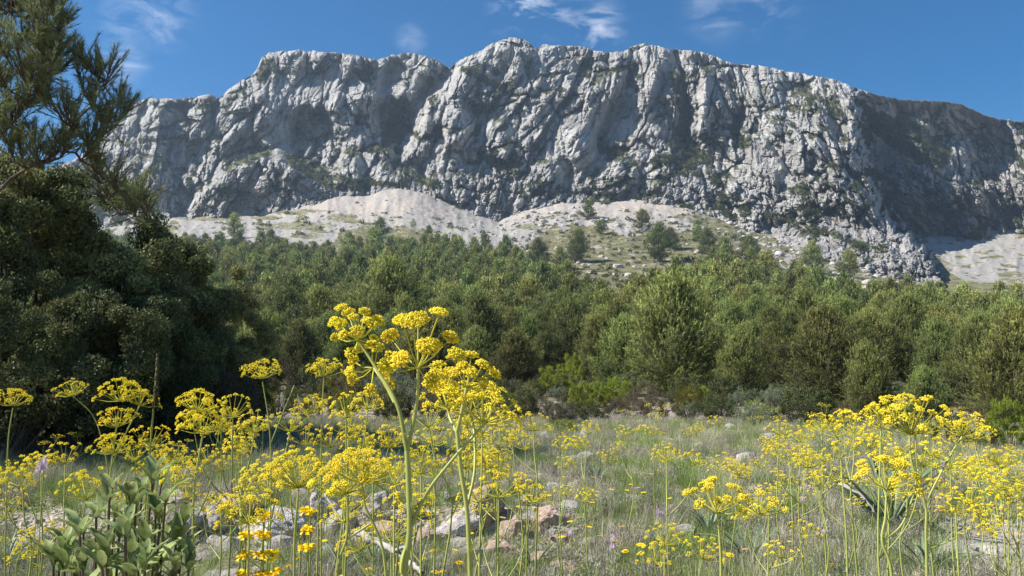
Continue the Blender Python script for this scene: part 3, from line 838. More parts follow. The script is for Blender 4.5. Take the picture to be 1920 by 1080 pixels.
# ------------------------------------------------------------ plant generators
def unit(v): return v / (np.linalg.norm(v, axis=-1, keepdims=True) + 1e-9)
def make_pine(seed, h=6.0, r=2.4, limbs=60, shoots=26, needles=9, nlen=.13, nw=.012, low=.12, squash=1.0, twigs=True, bare=.12):
    """rounded Aleppo pine: crown mesh of needles and trunk mesh with limbs; origin at the base"""
    g = np.random.default_rng(seed)
    wood = MB(); cr = MB()
    lean = g.normal(0, .05, 2)
    tz = np.linspace(0, h * .93, 9)
    tx = lean[0] * tz + .06 * h * .3 * np.sin(tz / h * 4 + seed); ty = lean[1] * tz + .05 * h * .3 * np.cos(tz / h * 3 + seed) - .05 * h * .3
    tr = np.stack([tx, ty, tz], 1); tr[0, 2] = -.4
    wood.tube(tr, np.linspace(h * .018 + .03, .012, 9), 7)
    lob = g.random(7) * 2 * np.pi
    for i in range(limbs):
        t = low + (1 - low) * ((i + g.random()) / limbs) ** .95
        ph = i * 2.4 + g.normal(0, .4)
        tt = (t - low) / (1 - low)
        env = (math.sin(math.pi * min(1, (tt * .93 + .07)) ** .72)) ** .75
        env *= (1 + .22 * math.sin(3 * ph + lob[0] + 5 * t) + .16 * math.sin(5 * ph + lob[1] + 9 * t)) * squash
        R = r * env * (0.72 + .35 * g.random())
        zc = h * t
        k0 = np.array([np.interp(max(0, zc - R * .35), tz, tx), np.interp(max(0, zc - R * .35), tz, ty), max(.1, zc - R * (.35 + .2 * g.random()))])
        tip = np.array([tx[-1] * t + math.cos(ph) * R, ty[-1] * t + math.sin(ph) * R, zc + g.normal(0, .03) * h])
        mid = k0 * .5 + tip * .5 + np.array([0, 0, -.07 * R])
        path = np.stack([k0, k0 * .6 + mid * .4, mid, mid * .4 + tip * .6 + np.array([0, 0, -.02 * R]), tip])
        wood.tube(path, np.linspace(.010 * h * (.35 + .5 * R / r), .005, 5), 4)
        # shoots scattered around the outer part of the limb
        n = int(shoots * (.6 + .8 * g.random()) * (.5 + .5 * R / r + .15))
        s = 1 - np.abs(g.normal(0, .36, n)); s = np.clip(s, bare, 1)
        base = k0 * (1 - s[:, None]) + tip * s[:, None]
        cs = .070 * h * (.55 + .6 * s)[:, None]
        off = g.normal(size=(n, 3)) * cs * np.array([1, 1, .75]) * .75
        sp = base + off
        outd = unit(sp - np.array([0, 0, h * .35])[None])
        sd = unit(outd * .7 + np.array([0, 0, .75]) + g.normal(0, .28, (n, 3)))
        sl = nlen * (1.4 + 1.0 * g.random(n))
        if twigs:
            wood.tubes_simple(base * .7 + sp * .3, sp, .006, .003)
        # needles along the shoot
        q = g.random((n, needles))
        NP = sp[:, None] + sd[:, None] * (sl[:, None] * q)[..., None]
        ND = unit(sd[:, None] * (.9 + .9 * q[..., None]) + g.normal(0, .55, (n, needles, 3)))
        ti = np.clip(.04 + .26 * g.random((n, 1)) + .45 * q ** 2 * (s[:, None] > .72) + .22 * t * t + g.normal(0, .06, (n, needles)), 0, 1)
        Nn = unit(off) * .8 + outd * 1.1 + np.array([0, 0, .1])
        Nn = np.repeat(unit(Nn)[:, None], needles, 1).reshape(-1, 3)
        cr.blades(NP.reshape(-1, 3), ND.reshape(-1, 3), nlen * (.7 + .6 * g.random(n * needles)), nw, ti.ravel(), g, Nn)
    return [('crown', cr.mesh('pine_crown', M['pine']), []), ('trunk', wood.mesh('pine_trunk', M['bark'], True), [])]

def make_bush(seed, h, r, mat, clumps=40, per=90, leaf=.03, lw=.018, elong=0.0, shell=.55, flat=.9, trunk='bark', core=True, up=.3, tint_hi=.9):
    """broad-leaved shrub or tree: leaf clumps on branching stems; origin at the base"""
    g = np.random.default_rng(seed)
    wood = MB(); cr = MB()
    lob = g.random(6) * 6.3
    for i in range(clumps):
        ph = i * 2.4 + g.normal(0, .3)
        ct = 1 - (i + .5) / clumps * 1.6            # cos of polar angle: top to a bit below the equator
        ct = max(ct, -.75)
        st = math.sqrt(max(0, 1 - ct * ct))
        rr_ = (shell + (1 - shell) * g.random()) * (1 + .22 * math.sin(3 * ph + lob[0]) + .15 * math.sin(2 * ph + 3 * ct + lob[1]))
        c = np.array([math.cos(ph) * st * r * rr_, math.sin(ph) * st * r * rr_, h * .5 + ct * h * .48 * min(rr_ + .1, 1.15)])
        c[2] = max(c[2], h * .10)
        b = np.array([c[0] * .12, c[1] * .12, -.05])
        mid = b * .45 + c * .55 + g.normal(0, .05, 3) * r; mid[2] -= .08 * h
        if i % (1 if clumps < 60 else 4) == 0:
            wood.tube(np.stack([b, b * .5 + mid * .5, mid, c]), np.array([.022, .017, .012, .004]) * h * .55, 4)
        n = int(per * (.6 + .8 * g.random()))
        cs = (.30 if elong == 0 else .26) * r * (2.6 / math.sqrt(clumps)) ** .5 * (.7 + .5 * g.random())
        d = unit(g.normal(size=(n, 3)))
        rad = cs * g.random(n) ** .45
        off = d * rad[:, None] * np.array([1, 1, flat])
        P = c + off
        out = unit(P - np.array([0, 0, h * .3]))
        D = unit(out * .6 + g.normal(0, .6, (n, 3)) + np.array([0, 0, up]))
        ti = np.clip(g.random(n) * .5 + .1 + .35 * (rad / cs) * (out[:, 2] > .2) + g.normal(0, .08, n), 0, tint_hi)  # random tint, plus sunlit tops painted in: upper outer leaves paler
        Nn = unit(out * .5 + d * .8 + np.array([0, 0, .25]) + g.normal(0, .45, (n, 3)))
        if elong:
            cr.blades(P, D, elong * (.6 + .8 * g.random(n)), lw, ti, g, Nn)
        else:
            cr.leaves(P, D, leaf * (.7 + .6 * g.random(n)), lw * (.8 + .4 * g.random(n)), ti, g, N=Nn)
        m = max(3, n // 16)
        wood.tubes_simple(np.repeat(c[None], m, 0), P[:m], .0035 * h, .0015 * h)
    return [('foliage', cr.mesh('bush_foliage', mat), []), ('branches', wood.mesh('bush_branches', M[trunk], True), [])]

# ------------------------------------------------------------ pines of the forest
pineA = [make_pine(100 + i, 6.0, 2.2 - .12 * (i % 3), 84, 78, 12, .15, .030) for i in range(4)]
pineB = [make_pine(200 + i, 6.5, 2.35 - .15 * (i % 3), 54, 44, 9, .24, .058) for i in range(5)]
pineC = [make_pine(300 + i, 7.0, 2.5 - .2 * (i % 3), 36, 26, 7, .38, .14, twigs=False) for i in range(5)]

g = np.random.default_rng(77)
front = [  # px, base py, top py, proto, width factor, label
    (1272, 752, 522, 0, 1.08, 'tallest pale green pine in the middle of the front row behind the scrub'),
    (1560, 778, 578, 1, 1.05, 'broad round pine behind the yellow umbels right of the middle, bare grey twigs inside'),
    (1640, 792, 648, 2, .92, 'small pointed pine standing in front of the broad pine above the big yellow umbels'),
    (1062, 700, 568, 3, 1.0, 'rounded pine just left of the tallest front pine, above the bright green scrub'),
    (980, 700, 596, 1, .9, 'small cone shaped pine directly above the bright green scrub'),
    (905, 700, 560, 2, 1.0, 'pine with bare grey lower twigs above the central yellow umbel'),
    (1160, 742, 600, 2, 1.0, 'pine joined to the left flank of the tallest front pine'),
    (1385, 762, 618, 3, .85, 'dark shaded pine at the right foot of the tallest front pine'),
    (1905, 800, 585, 0, 1.0, 'big pine with grey bare twigs cut by the right edge of the photo'),
    (1830, 775, 620, 3, 1.0, 'pine with many dead grey twigs near the right edge behind the reddish bush'),
    (1470, 740, 610, 1, .9, 'pine in the gap between the tallest and the broad front pine'),
    (1745, 790, 690, 3, 1.1, 'low dark pine in shade at the right behind the highest yellow umbels'),
    (720, 660, 492, 1, 1.15, 'wide pale pine with upright shoots above the upper left yellow umbel'),
    (765, 680, 560, 2, .8, 'slim pale pine directly behind the two top yellow flower clusters'),
    (1700, 720, 560, 2, 1.0, 'pine behind and right of the broad front pine'),
]
placed = []
npine = 0
def put_pine(px, pyb, top, spec, wf, label, group='pines of the forest below the cliffs', p=None, rz=None):
    global npine
    if p is None: p = ground_pt(px, pyb, 8)
    u, v = uv(px, top)
    h = (CAMZ + v * p.y) - p.z
    h0 = {0: 6.0, 1: 6.5, 2: 7.0}[spec[0]]
    sc = h / h0
    o = place('pine_tree', spec[1], (p.x, p.y, p.z - .05), g.random() * 6.28 if rz is None else rz, (sc * wf, sc * wf, sc), label, 'tree', group)
    placed.append((p.x, p.y, 2.2 * sc)); npine += 1
    return o
for (px, pb, tp, k, wf, lb) in front:
    p = ground_pt(px, pb, 8)
    put_pine(px, pb, tp, (0, pineA[k]), wf, lb)
iso = [(440, 446, 404, 'lone spreading pine on the scree at the left, casting a shadow to its right'),
       (714, 446, 410, 'lone round pine at the foot of the central scree cone'),
       (803, 448, 424, 'small slim pine on the scree right of the lone round pine'),
       (1101, 412, 378, 'thin dark pine at the top of the scree below the middle of the cliff'),
       (1124, 438, 414, 'small dark pine on the scree just below the thin dark pine'),
       (1079, 492, 432, 'dark upright pine with a long shadow at the left edge of the grassy clearing'),
       (1052, 505, 465, 'pine leaning against the left of the dark upright pine by the clearing'),
       (1204, 434, 396, 'wind-bent pine on the scree in the middle of the slope'),
       (1235, 492, 422, 'twin-crowned pine in the middle of the grassy clearing'),
       (1262, 468, 428, 'pale pine behind the twin-crowned pine in the clearing'),
       (1328, 478, 430, 'pine with a bare trunk at the right side of the clearing'),
       (1308, 452, 425, 'small pine above the bare-trunked pine beside the clearing'),
       (1308, 431, 414, 'round dark shrub-like pine on the scree at the right'),
       (1190, 548, 512, 'rounded pine standing alone at the bottom of the grassy clearing'),
       (1410, 500, 444, 'pine at the foot of the pale boulder slope, right of the clearing'),
       (1525, 510, 456, 'round dark pine against the white boulders of the right spur'),
       (1592, 520, 472, 'pointed pine below the white boulders of the right spur'),
       (1010, 500, 450, 'pine at the forest edge left of the clearing, pale behind')]
for (px, pb, tp, lb) in iso:
    put_pine(px, pb, tp, (2, pineC[int(g.integers(5))]) if pb < 460 else (1, pineB[int(g.integers(5))]), 1.05 if pb > 440 else 1.3, lb, 'pines standing alone on the upper slope')

# forest fill: dart throwing in the wedge, thinned in the clearing
cell = {}
def ok(x, y, d):
    i, j = int(x // 6), int(y // 6)
    for a in (-1, 0, 1):
        for b in (-1, 0, 1):
            for (qx, qy, qd) in cell.get((i + a, j + b), ()):
                if (qx - x) ** 2 + (qy - y) ** 2 < ((d + qd) * .5) ** 2: return False
    return True
for (x, y, rr_) in placed:
    cell.setdefault((int(x // 6), int(y // 6)), []).append((x, y, rr_ * 1.5))
cands = []
tries = 0
toppx = [(-200, 455), (250, 450), (330, 446), (520, 456), (640, 470), (700, 452), (900, 462), (960, 470), (1010, 500), (1080, 545), (1130, 572), (1200, 572), (1260, 545), (1330, 505),
         (1400, 505), (1500, 535), (1620, 556), (1740, 565), (1850, 572), (2200, 590)]
tpx = np.array(toppx, float)
while tries < 26000:
    tries += 1
    Y = math.sqrt(g.random()) * 400
    if Y < 38: continue
    u = (g.random() - .5) * 1.62
    x = u * Y
    z = gz(x, Y) if False else None
    cands.append((x, Y))
cands = np.array(cands)
zc = ground_z(cands[:, 0], cands[:, 1])
cpx, cpy = pix(cands[:, 0] / cands[:, 1], (zc - CAMZ) / cands[:, 1])
lim = np.interp(cpx, tpx[:, 0], tpx[:, 1]) + 18
dens = fbm(cands[:, 0] / 30, cands[:, 1] / 30, 131, 3)
forest = []
for (x, y), z, px, py, lm, dn in zip(cands, zc, cpx, cpy, lim, dens):
    edge = (py - lm) / 26.0
    if py < lm and not (1330 < px < 1560 and py > lm - 30 and g.random() < .15): continue
    if edge < 1 and g.random() > .25 + .75 * max(edge, 0): continue
    if y < 60 and 1000 < px < 1400 and y < 45: continue
    if px < 480 and y < 60: continue
    hh = float(np.interp(y, [38, 60, 110, 200, 330], [2.9, 3.7, 5.0, 6.2, 7.0]) * np.clip(g.normal(1, .2), .65, 1.4))
    d = hh * (.76 + .14 * g.random())
    if not ok(x, y, d): continue
    cell.setdefault((int(x // 6), int(y // 6)), []).append((x, y, d))
    forest.append((x, y, z, hh, px, py))
vis = [f for f in forest if -40 < f[4] < 1960]
vis.sort(key=lambda f: f[1])
inv = [f for f in forest if not (-40 < f[4] < 1960)]
# pines behind the dark foreground trees show nothing: they go with the far mass
show = [f for f in vis if not (f[4] < 330 and f[5] > 520)]
hid = [f for f in vis if (f[4] < 330 and f[5] > 520)]
NIND = 300 - npine
LAND = [(60, 'above the left edge trees'), (300, 'over the dark left trees'), (400, 'under the lone spreading pine'), (500, 'right of the dark trees'), (600, 'left of the big umbels'),
        (700, 'over the upper left umbel'), (790, 'over the two top flower clusters'), (880, 'under the central scree cone'), (970, 'over the small cone shaped pine'), (1060, 'under the shadowed clearing pine'),
        (1150, 'left of the tallest front pine'), (1270, 'straight behind the tallest front pine'), (1380, 'right of the tallest front pine'), (1470, 'in the gap between the largest pines'),
        (1560, 'straight behind the broad front pine'), (1660, 'right of the broad front pine'), (1760, 'below the shaded cliff wall'), (1850, 'below the right scree'), (1930, 'at the right edge')]
for k, (x, y, z, hh, px, py) in enumerate(show[:NIND]):
    if y < 70: spec = (0, pineA[int(g.integers(4))])
    elif y < 170: spec = (1, pineB[int(g.integers(5))])
    else: spec = (2, pineC[int(g.integers(5))])
    h0 = {0: 6.0, 1: 6.5, 2: 7.0}[spec[0]]
    sc = hh / h0
    wf = .98 + .3 * g.random()
    lm = LAND[min(range(len(LAND)), key=lambda q: abs(LAND[q][0] - px))][1]
    row = ('first row' if y < 55 else 'second row' if y < 70 else 'third row' if y < 90 else 'lower forest' if y < 115 else 'mid forest' if y < 145 else 'upper forest')
    rel = hh / np.interp(y, [38, 60, 110, 200, 330], [2.9, 3.7, 5.0, 6.2, 7.0])
    sz = 'small' if rel < .88 else ('tall' if rel > 1.12 else 'round')
    place('pine_tree', spec[1], (x, y, z - .05), g.random() * 6.28, (sc * wf, sc * wf, sc),
          '%s green pine of the %s, %s' % (sz, row, lm), 'tree', 'pines of the forest below the cliffs')
rest = show[NIND:] + hid + inv
rest = np.array([(f[0], f[1], f[2], f[3]) for f in rest])
# two scattered layers: needles and wood of the far pines in one object
def joined(spec):
    """crown and trunk of a far pine as one mesh"""
    a, b = spec[0][1], spec[1][1]
    def arr(me):
        v = np.empty(len(me.vertices) * 3, np.float32); me.vertices.foreach_get('co', v)
        l = np.empty(len(me.loops), np.int32); me.loops.foreach_get('vertex_index', l)
        tt = np.empty(len(me.attributes['tint'].data), np.float32); me.attributes['tint'].data.foreach_get('value', tt)
        n = np.empty(len(me.polygons), np.int32); me.polygons.foreach_get('loop_total', n)
        return v.reshape(-1, 3), l, tt, n
    va, la, ta, na_ = arr(a); vb, lb, tb, nb = arr(b)
    return mesh_np('far_pine', np.concatenate([va, vb]), la.reshape(-1, 3), (lb + len(va)).reshape(-1, 4), None, False,
                   {'tint': np.concatenate([ta, tb])}, np.concatenate([np.zeros(len(na_)), np.ones(len(nb))]), [M['pine'], M['bark']])
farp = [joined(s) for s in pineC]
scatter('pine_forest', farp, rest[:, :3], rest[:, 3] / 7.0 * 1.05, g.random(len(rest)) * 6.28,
        'far mass of green pines covering the slope up to the scree', 'forest')
print('pines', npine, 'forest', len(forest), 'rest', len(rest))

# ------------------------------------------------------------ scrub on cliff and slope
tiny = [make_bush(400 + i, 1.0, .75, M['darkbush'], 14, 26, .17, .12) for i in range(4)]
tinyj = [s[0][1] for s in tiny]
scatter('cliff_scrub', tinyj, cliff_pts - np.array([0, 0, .4]), np.clip(g.lognormal(.40, .5, len(cliff_pts)), .5, 4.0), g.random(len(cliff_pts)) * 6.28,
        'dark green bushes clinging to ledges of the grey cliff', 'scrub')
n = 9000
Y = 200 + 330 * g.random(n); u = (g.random(n) - .5) * 1.5
hx = u * Y; hz = ground_z(hx, Y); hpx, hpy = pix(u, (hz - CAMZ) / Y)
pt = fbm(hpx / 34, hpy / 9, 71, 4)
lim = np.interp(hpx, tpx[:, 0], tpx[:, 1])
clear = (hpx > 960) & (hpx < 1700)
keep = (hpy < lim + 25) & (((pt > .12) & (hpy > 395)) | (clear & (g.random(n) < .42) & (hpy > 400))) & (g.random(n) < .75)
keep &= ~((hpx > 1740) & (g.random(n) < .9)) & ~((hpx > 1400) & (hpy > 425) & (g.random(n) < .75))
scatter('hillside_scrub', tinyj, np.stack([hx, Y, hz - .25], 1)[keep], np.clip(g.lognormal(-.1, .45, keep.sum()), .4, 2.4), g.random(keep.sum()) * 6.28,
        'low brownish green scrub on the grassy slope and scree', 'scrub')

# ------------------------------------------------------------ rocks
def make_rock(seed, sub=4, cuts=9, rough=.05, mat='stone', flat=1.0):
    import bmesh
    g_ = np.random.default_rng(seed)
    bm = bmesh.new()
    bmesh.ops.create_icosphere(bm, subdivisions=sub, radius=1.0)
    V = np.array([v.co[:] for v in bm.verts]); 
    F = np.array([[v.index for v in f.verts] for f in bm.faces])
    bm.free()
    for _ in range(cuts):
        nrm = unit(g_.normal(size=3)); d = .55 + .3 * g_.random()
        s_ = V @ nrm
        V = V - np.clip(s_ - d, 0, None)[:, None] * nrm * .92
    off = g_.random(3) * 50
    for i in range(len(V)):
        p = Vector(V[i] * 1.6 + off)
        V[i] *= 1 + rough * 2.2 * mnoise.fractal(p, 1.0, 2.0, 4) + rough * .9 * mnoise.noise(p * 5)
    V[:, 2] *= flat
    V /= np.abs(V[:, 0]).max()
    return mesh_np('rock', V, F, None, M[mat], False, {'tint': np.full(len(V), .5)})
rocks = [make_rock(500 + i, 4, 10, .06, 'stone', .75) for i in range(5)]
rocks_t = [make_rock(520 + i, 4, 10, .06, 'stone_tan', .8) for i in range(4)]
slabs = [make_rock(540 + i, 4, 8, .05, 'stone' if i % 2 else 'stone_tan', .35) for i in range(4)]
far_rocks = [make_rock(560 + i, 2, 7, .1, 'stone', .7) for i in range(3)]

ROCKL = [  # px, py of the centre, width px, height px, mesh set, label
    (335, 937, 42, 34, rocks, 'small rounded white stone on top of the left end of the stony bank'),
    (357, 976, 56, 44, rocks, 'grey stone below the rounded white stone in the bank'),
    (398, 982, 52, 50, rocks, 'pitted grey block in the bank beside the leafy grey green bush'),
    (432, 1024, 52, 40, rocks, 'pale stone leaning forward below the bank at the left'),
    (455, 945, 80, 34, slabs, 'low flat slab half buried at the top of the bank'),
    (520, 985, 120, 62, rocks, 'largest pinkish boulder in the left part of the bank'),
    (602, 948, 56, 44, rocks, 'pale rounded stone right of the pinkish boulder'),
    (640, 985, 58, 38, rocks, 'cracked grey stone in the bank between two fennel stems'),
    (735, 995, 66, 36, slabs, 'smooth pale stone left of the thick main fennel stem'),
    (716, 938, 48, 34, rocks, 'small white stone behind the thick main fennel stem'),
    (700, 962, 36, 26, rocks, 'small angular stone above the smooth pale stone'),
    (862, 986, 84, 46, rocks, 'big pale rounded boulder right of the main fennel stem'),
    (912, 954, 70, 50, rocks_t, 'tan brown boulder behind the big pale boulder'),
    (962, 996, 56, 50, rocks_t, 'tan faceted rock with white patches right of the boulders'),
    (1036, 984, 60, 40, rocks_t, 'rough tan rock at the right end of the bank'),
    (1008, 1054, 66, 34, rocks_t, 'flat tan stone near the lower edge, left of a pale slab'),
    (1068, 1064, 66, 22, slabs, 'long pale slab near the lower edge of the photo'),
    (880, 1042, 60, 36, rocks, 'grey angular stone below the big pale boulder'),
    (945, 1040, 62, 34, rocks_t, 'split tan stone below the faceted tan rock'),
    (910, 1072, 70, 26, rocks, 'grey stone cut by the lower edge of the photo'),
    (1100, 857, 34, 18, rocks, 'grey stone standing alone in the meadow behind the bank'),
    (1128, 866, 26, 16, rocks, 'small stone touching the lone grey meadow stone'),
    (1013, 985, 26, 24, rocks_t, 'small brown stone between two tan rocks'),
    (1180, 936, 50, 14, slabs, 'flat pale stone in the grass right of the bank'),
    (1225, 1010, 34, 24, rocks, 'pale stone among yellow daisies near the middle'),
    (1185, 1012, 28, 20, rocks, 'small stone left of the pale daisy stone'),
    (1430, 942, 34, 18, rocks, 'small pale rock behind the low yellow umbel'),
    (1562, 1026, 44, 32, rocks, 'white stone half hidden in dry twigs at the lower right'),
    (1282, 995, 40, 24, rocks, 'white stone beside strap leaves left of the lower umbel stem'),
    (1820, 980, 22, 14, rocks, 'white pebble at the edge of the bare stony patch'),
    (925, 689, 20, 10, rocks, 'distant white rock in the scrub right of the big umbels'),
    (1310, 835, 24, 12, rocks, 'white stone in the far meadow under the pines'),
    (1372, 800, 22, 12, rocks, 'white stone at the far edge of the meadow'),
    (960, 862, 36, 14, rocks, 'pale stones in the meadow behind the right umbel stem'),
    (262, 985, 40, 30, rocks, 'grey stone half hidden behind the right side of the leafy bush'),
    (560, 932, 46, 30, rocks, 'pale stone under the wide umbel left of centre'),
    (678, 936, 40, 28, rocks, 'white stone behind the low flat umbel stalk'),
    (775, 955, 40, 26, rocks, 'grey stone directly behind the thick stem'),
    (806, 1012, 48, 30, rocks_t, 'brownish stone right of the thick stem foot'),
    (985, 938, 36, 22, rocks_t, 'low tan stone behind the faceted tan rock'),
    (1052, 1022, 44, 26, rocks_t, 'tan stone below the rough tan rock'),
    (1112, 1046, 40, 22, rocks, 'pale stone right of the long pale slab'),
    (505, 1042, 50, 30, rocks, 'grey stone under the largest pinkish boulder'),
    (622, 1035, 46, 28, rocks, 'grey stone beside the foot of the kinked stalk'),
    (386, 1048, 40, 26, rocks, 'small grey stone below the pitted grey block'),
    (942, 912, 34, 20, rocks, 'pale stone under the wide low fennel'),
    (846, 932, 34, 20, rocks, 'small pale stone above the big pale boulder'),
    (1260, 955, 32, 18, rocks, 'pale stone in the right meadow left of the low umbel'),
    (1500, 985, 36, 18, rocks, 'pale stone in the grass left of the white stone'),
    (1880, 1040, 90, 22, slabs, 'broad reddish slab in the bare patch at the right edge'),
    (1850, 1008, 60, 16, slabs, 'flat slab in the middle of the bare stony patch'),
    (1905, 1004, 40, 14, slabs, 'flat slab at the right edge of the bare stony patch'),
    (1795, 1008, 40, 14, slabs, 'flat stone at the left side of the bare patch'),
    (1080, 690, 16, 8, far_rocks, 'tiny pale rock in the scrub below the pines'),
    (1420, 705, 22, 9, far_rocks, 'pale flat rock in the shade under the front pines'),
]
for k, (px, py, w, h, st, lb) in enumerate(ROCKL):
    p = ground_pt(px, py + h * .42, 1.3)
    wm = w / FPX * p.y; hm = h / FPX * p.y
    me = st[k % len(st)]
    o = link('rock', me, None, (p.x, p.y, p.z + hm * .34), (g.normal(0, .12), g.normal(0, .12), g.random() * .8 - .4 + (math.pi if k % 2 else 0)),
             (wm * .58, wm * .5 * (.8 + .3 * g.random()), hm * .56 / (.68 if st is not slabs else .33)))
    tag(o, lb, 'rock', 'stones of the bank and meadow')
# loose gravel and small stones
n = 4200
Y = 3.6 + 15 * g.random(n) ** 1.3; u = (g.random(n) - .5) * 1.5
gx = u * Y; gpx, gpy = pix(u, -CAMZ / Y)
pt = fbm(gx / 1.1, Y / 1.1, 151, 3)
bank = (np.abs(Y - 5.5) < .55) & (u < .12)
patch_ = (gpx > 1740) & (gpy > 970) & (gpy < 1075)
keep = (pt > .16) | bank & (g.random(n) < .8) | patch_
gzv = ground_z(gx, Y)
sc = np.clip(g.lognormal(-3.5, .65, n), .010, .13)
scatter('gravel', far_rocks, np.stack([gx, Y, gzv], 1)[keep], sc[keep], g.random(keep.sum()) * 6.28, 'small loose stones and gravel between the grass tufts', 'gravel')
npx, npy = 420, 0
ns = 900
ax = g.random(ns); pts_ = []
for k in range(ns):
    q = ground_pt(1730 + 230 * g.random(), 975 + 100 * g.random(), 1.3)
    pts_.append((q.x, q.y, q.z))
scatter('stony_patch', [slabs[0], slabs[1], far_rocks[0]], np.array(pts_), np.clip(g.lognormal(-3.4, .5, ns), .012, .10), g.random(ns) * 6.28,
        'bare patch of broken reddish stones at the lower right', 'stones')
# boulders on the upper slope
n = 5200
Y = 230 + 330 * g.random(n); u = (g.random(n) - .5) * 1.4
hx = u * Y; hz = ground_z(hx, Y); hpx, hpy = pix(u, (hz - CAMZ) / Y)
pt = fbm(hpx / 22, hpy / 9, 171, 3)
keep = (hpy < 560) & (hpy > 375) & ((pt > .12) | ((hpx > 950) & (hpx < 1080) & (hpy < 425))) & ((hpx > 940) | (g.random(n) < .3)) & (hpx < 1760)
keep |= (hpx > 1400) & (hpx < 1745) & (hpy > 425) & (hpy < 530) & (g.random(n) < .9)
scatter('slope_boulders', far_rocks, np.stack([hx, Y, hz], 1)[keep], np.clip(g.lognormal(-.35, .55, keep.sum()), .25, 2.6), g.random(keep.sum()) * 6.28,
        'pale boulders strewn over the upper slope below the cliff', 'boulders')

# ------------------------------------------------------------ mid-ground shrubs
B = {
    'dark': [make_bush(600 + i, 1.0, .72, M['darkbush'], 38, 130, .05, .03) for i in range(3)],
    'brown': [make_bush(610 + i, 1.0, .75, M['brownbush'], 38, 120, .045, .022) for i in range(3)],
    'juniper': [make_bush(620 + i, 1.0, .70, M['juniper'], 44, 170, elong=.06, lw=.016, up=.5) for i in range(2)],
    'gorse': [make_bush(630 + i, 1.0, .75, M['gorse'], 34, 140, elong=.07, lw=.014, up=.6) for i in range(2)],
    'grey': [make_bush(640 + i, 1.0, .72, M['greybush'], 34, 120, .05, .02, up=.6) for i in range(2)],
    'red': [make_bush(650 + i, 1.0, .60, M['redbush'], 26, 70, .045, .025) for i in range(1)],
}
SH = [ # px, base py, top py, width px, kind, label
    (1045, 745, 684, 110, 'juniper', 'bright yellow green bush with rounded lumps below the small cone pine'),
    (1075, 735, 660, 70, 'juniper', 'taller bright green bush behind the rounded bright bush'),
    (1120, 765, 712, 90, 'juniper', 'low bright green bush right of the rounded bright bush'),
    (1295, 790, 722, 92, 'gorse', 'mustard coloured bush in front of the tallest pine'),
    (1392, 785, 724, 70, 'grey', 'pale grey green bush right of the mustard bush'),
    (1415, 800, 750, 90, 'grey', 'low grey bush in front of the pale grey green bush'),
    (560, 660, 574, 86, 'dark', 'round dark bush with pale tips left of the big umbels'),
    (1225, 790, 735, 90, 'brown', 'brownish bush left of the mustard bush'),
    (1170, 785, 740, 90, 'brown', 'brown bush below the low bright green bush'),
    (975, 790, 725, 90, 'dark', 'dark green bush below the distant white rock'),
    (930, 770, 705, 80, 'dark', 'dark green bush right of the big right umbel'),
    (880, 760, 690, 90, 'brown', 'brownish bush behind the right big umbel'),
    (800, 770, 690, 100, 'brown', 'olive brown bush behind the central umbel stalk'),
    (735, 780, 690, 110, 'grey', 'greyish leafy bush behind the left curved fennel stalk'),
    (660, 770, 680, 100, 'brown', 'reddish brown bush left of the curved fennel stalk'),
    (590, 760, 680, 100, 'dark', 'dark bush behind the fennel with small umbels'),
    (520, 780, 680, 110, 'brown', 'brown grey bush at the foot of the dark trees'),
    (640, 720, 655, 90, 'juniper', 'green bush between the dark bush and the big umbels'),
    (1040, 795, 752, 80, 'brown', 'low brown bush at the far edge of the meadow'),
    (1110, 792, 758, 80, 'dark', 'low dark bush at the far edge of the meadow, left of the brown one'),
    (1345, 792, 740, 80, 'dark', 'dark bush between the mustard and grey green bushes'),
    (1890, 850, 745, 100, 'juniper', 'green bush at the right edge behind the umbels'),
    (1850, 850, 772, 60, 'red', 'dark reddish bush at the right beside the green edge bush'),
    (1790, 840, 775, 80, 'dark', 'dark bush behind the right group of umbels'),
    (1700, 815, 760, 110, 'dark', 'dark bush under the small pointed pine'),
    (1500, 800, 750, 110, 'dark', 'dark low bush under the broad front pine'),
    (1580, 805, 765, 90, 'brown', 'brown low bush below the broad front pine'),
    (270, 800, 728, 110, 'grey', 'grey green shrub in shade behind the left tall umbels'),
    (130, 800, 735, 90, 'grey', 'greyish leafy shrub at the left below the dark trees'),
    (50, 810, 740, 110, 'dark', 'dark shrub at the left edge below the trees'),
    (200, 800, 730, 120, 'brown', 'brown twiggy shrub in the shade of the dark trees'),
    (350, 800, 720, 120, 'dark', 'dark shrub under the right part of the dark trees'),
    (440, 800, 715, 120, 'dark', 'dark shrub at the right foot of the dark trees'),
    (40, 850, 660, 230, 'dark', 'dark leafy bush in deep shade at the foot of the left edge trees'),
    (150, 846, 668, 220, 'brown', 'brownish bush in deep shade under the tallest dark tree'),
    (255, 848, 672, 220, 'dark', 'dark leafy bush in deep shade behind the seed spike'),
    (350, 842, 676, 200, 'dark', 'dark leafy bush in shade below the olive leaved tree'),
    (430, 838, 690, 170, 'brown', 'brownish bush closing the right foot of the dark group'),
    (1060, 812, 785, 60, 'juniper', 'soft pale green tuft shrub in the meadow behind the umbels'),
]
for (px, pb, tp, w, kd, lb) in SH:
    p = ground_pt(px, pb, 4)
    h = (pb - tp) / FPX * p.y
    wm = w / FPX * p.y / 1.75
    sp = B[kd][int(g.integers(len(B[kd])))]
    place('shrub', sp, (p.x, p.y, p.z - .03), g.random() * 6.28, (wm, wm, h * .95), lb, 'shrub', 'shrubs between meadow and forest')
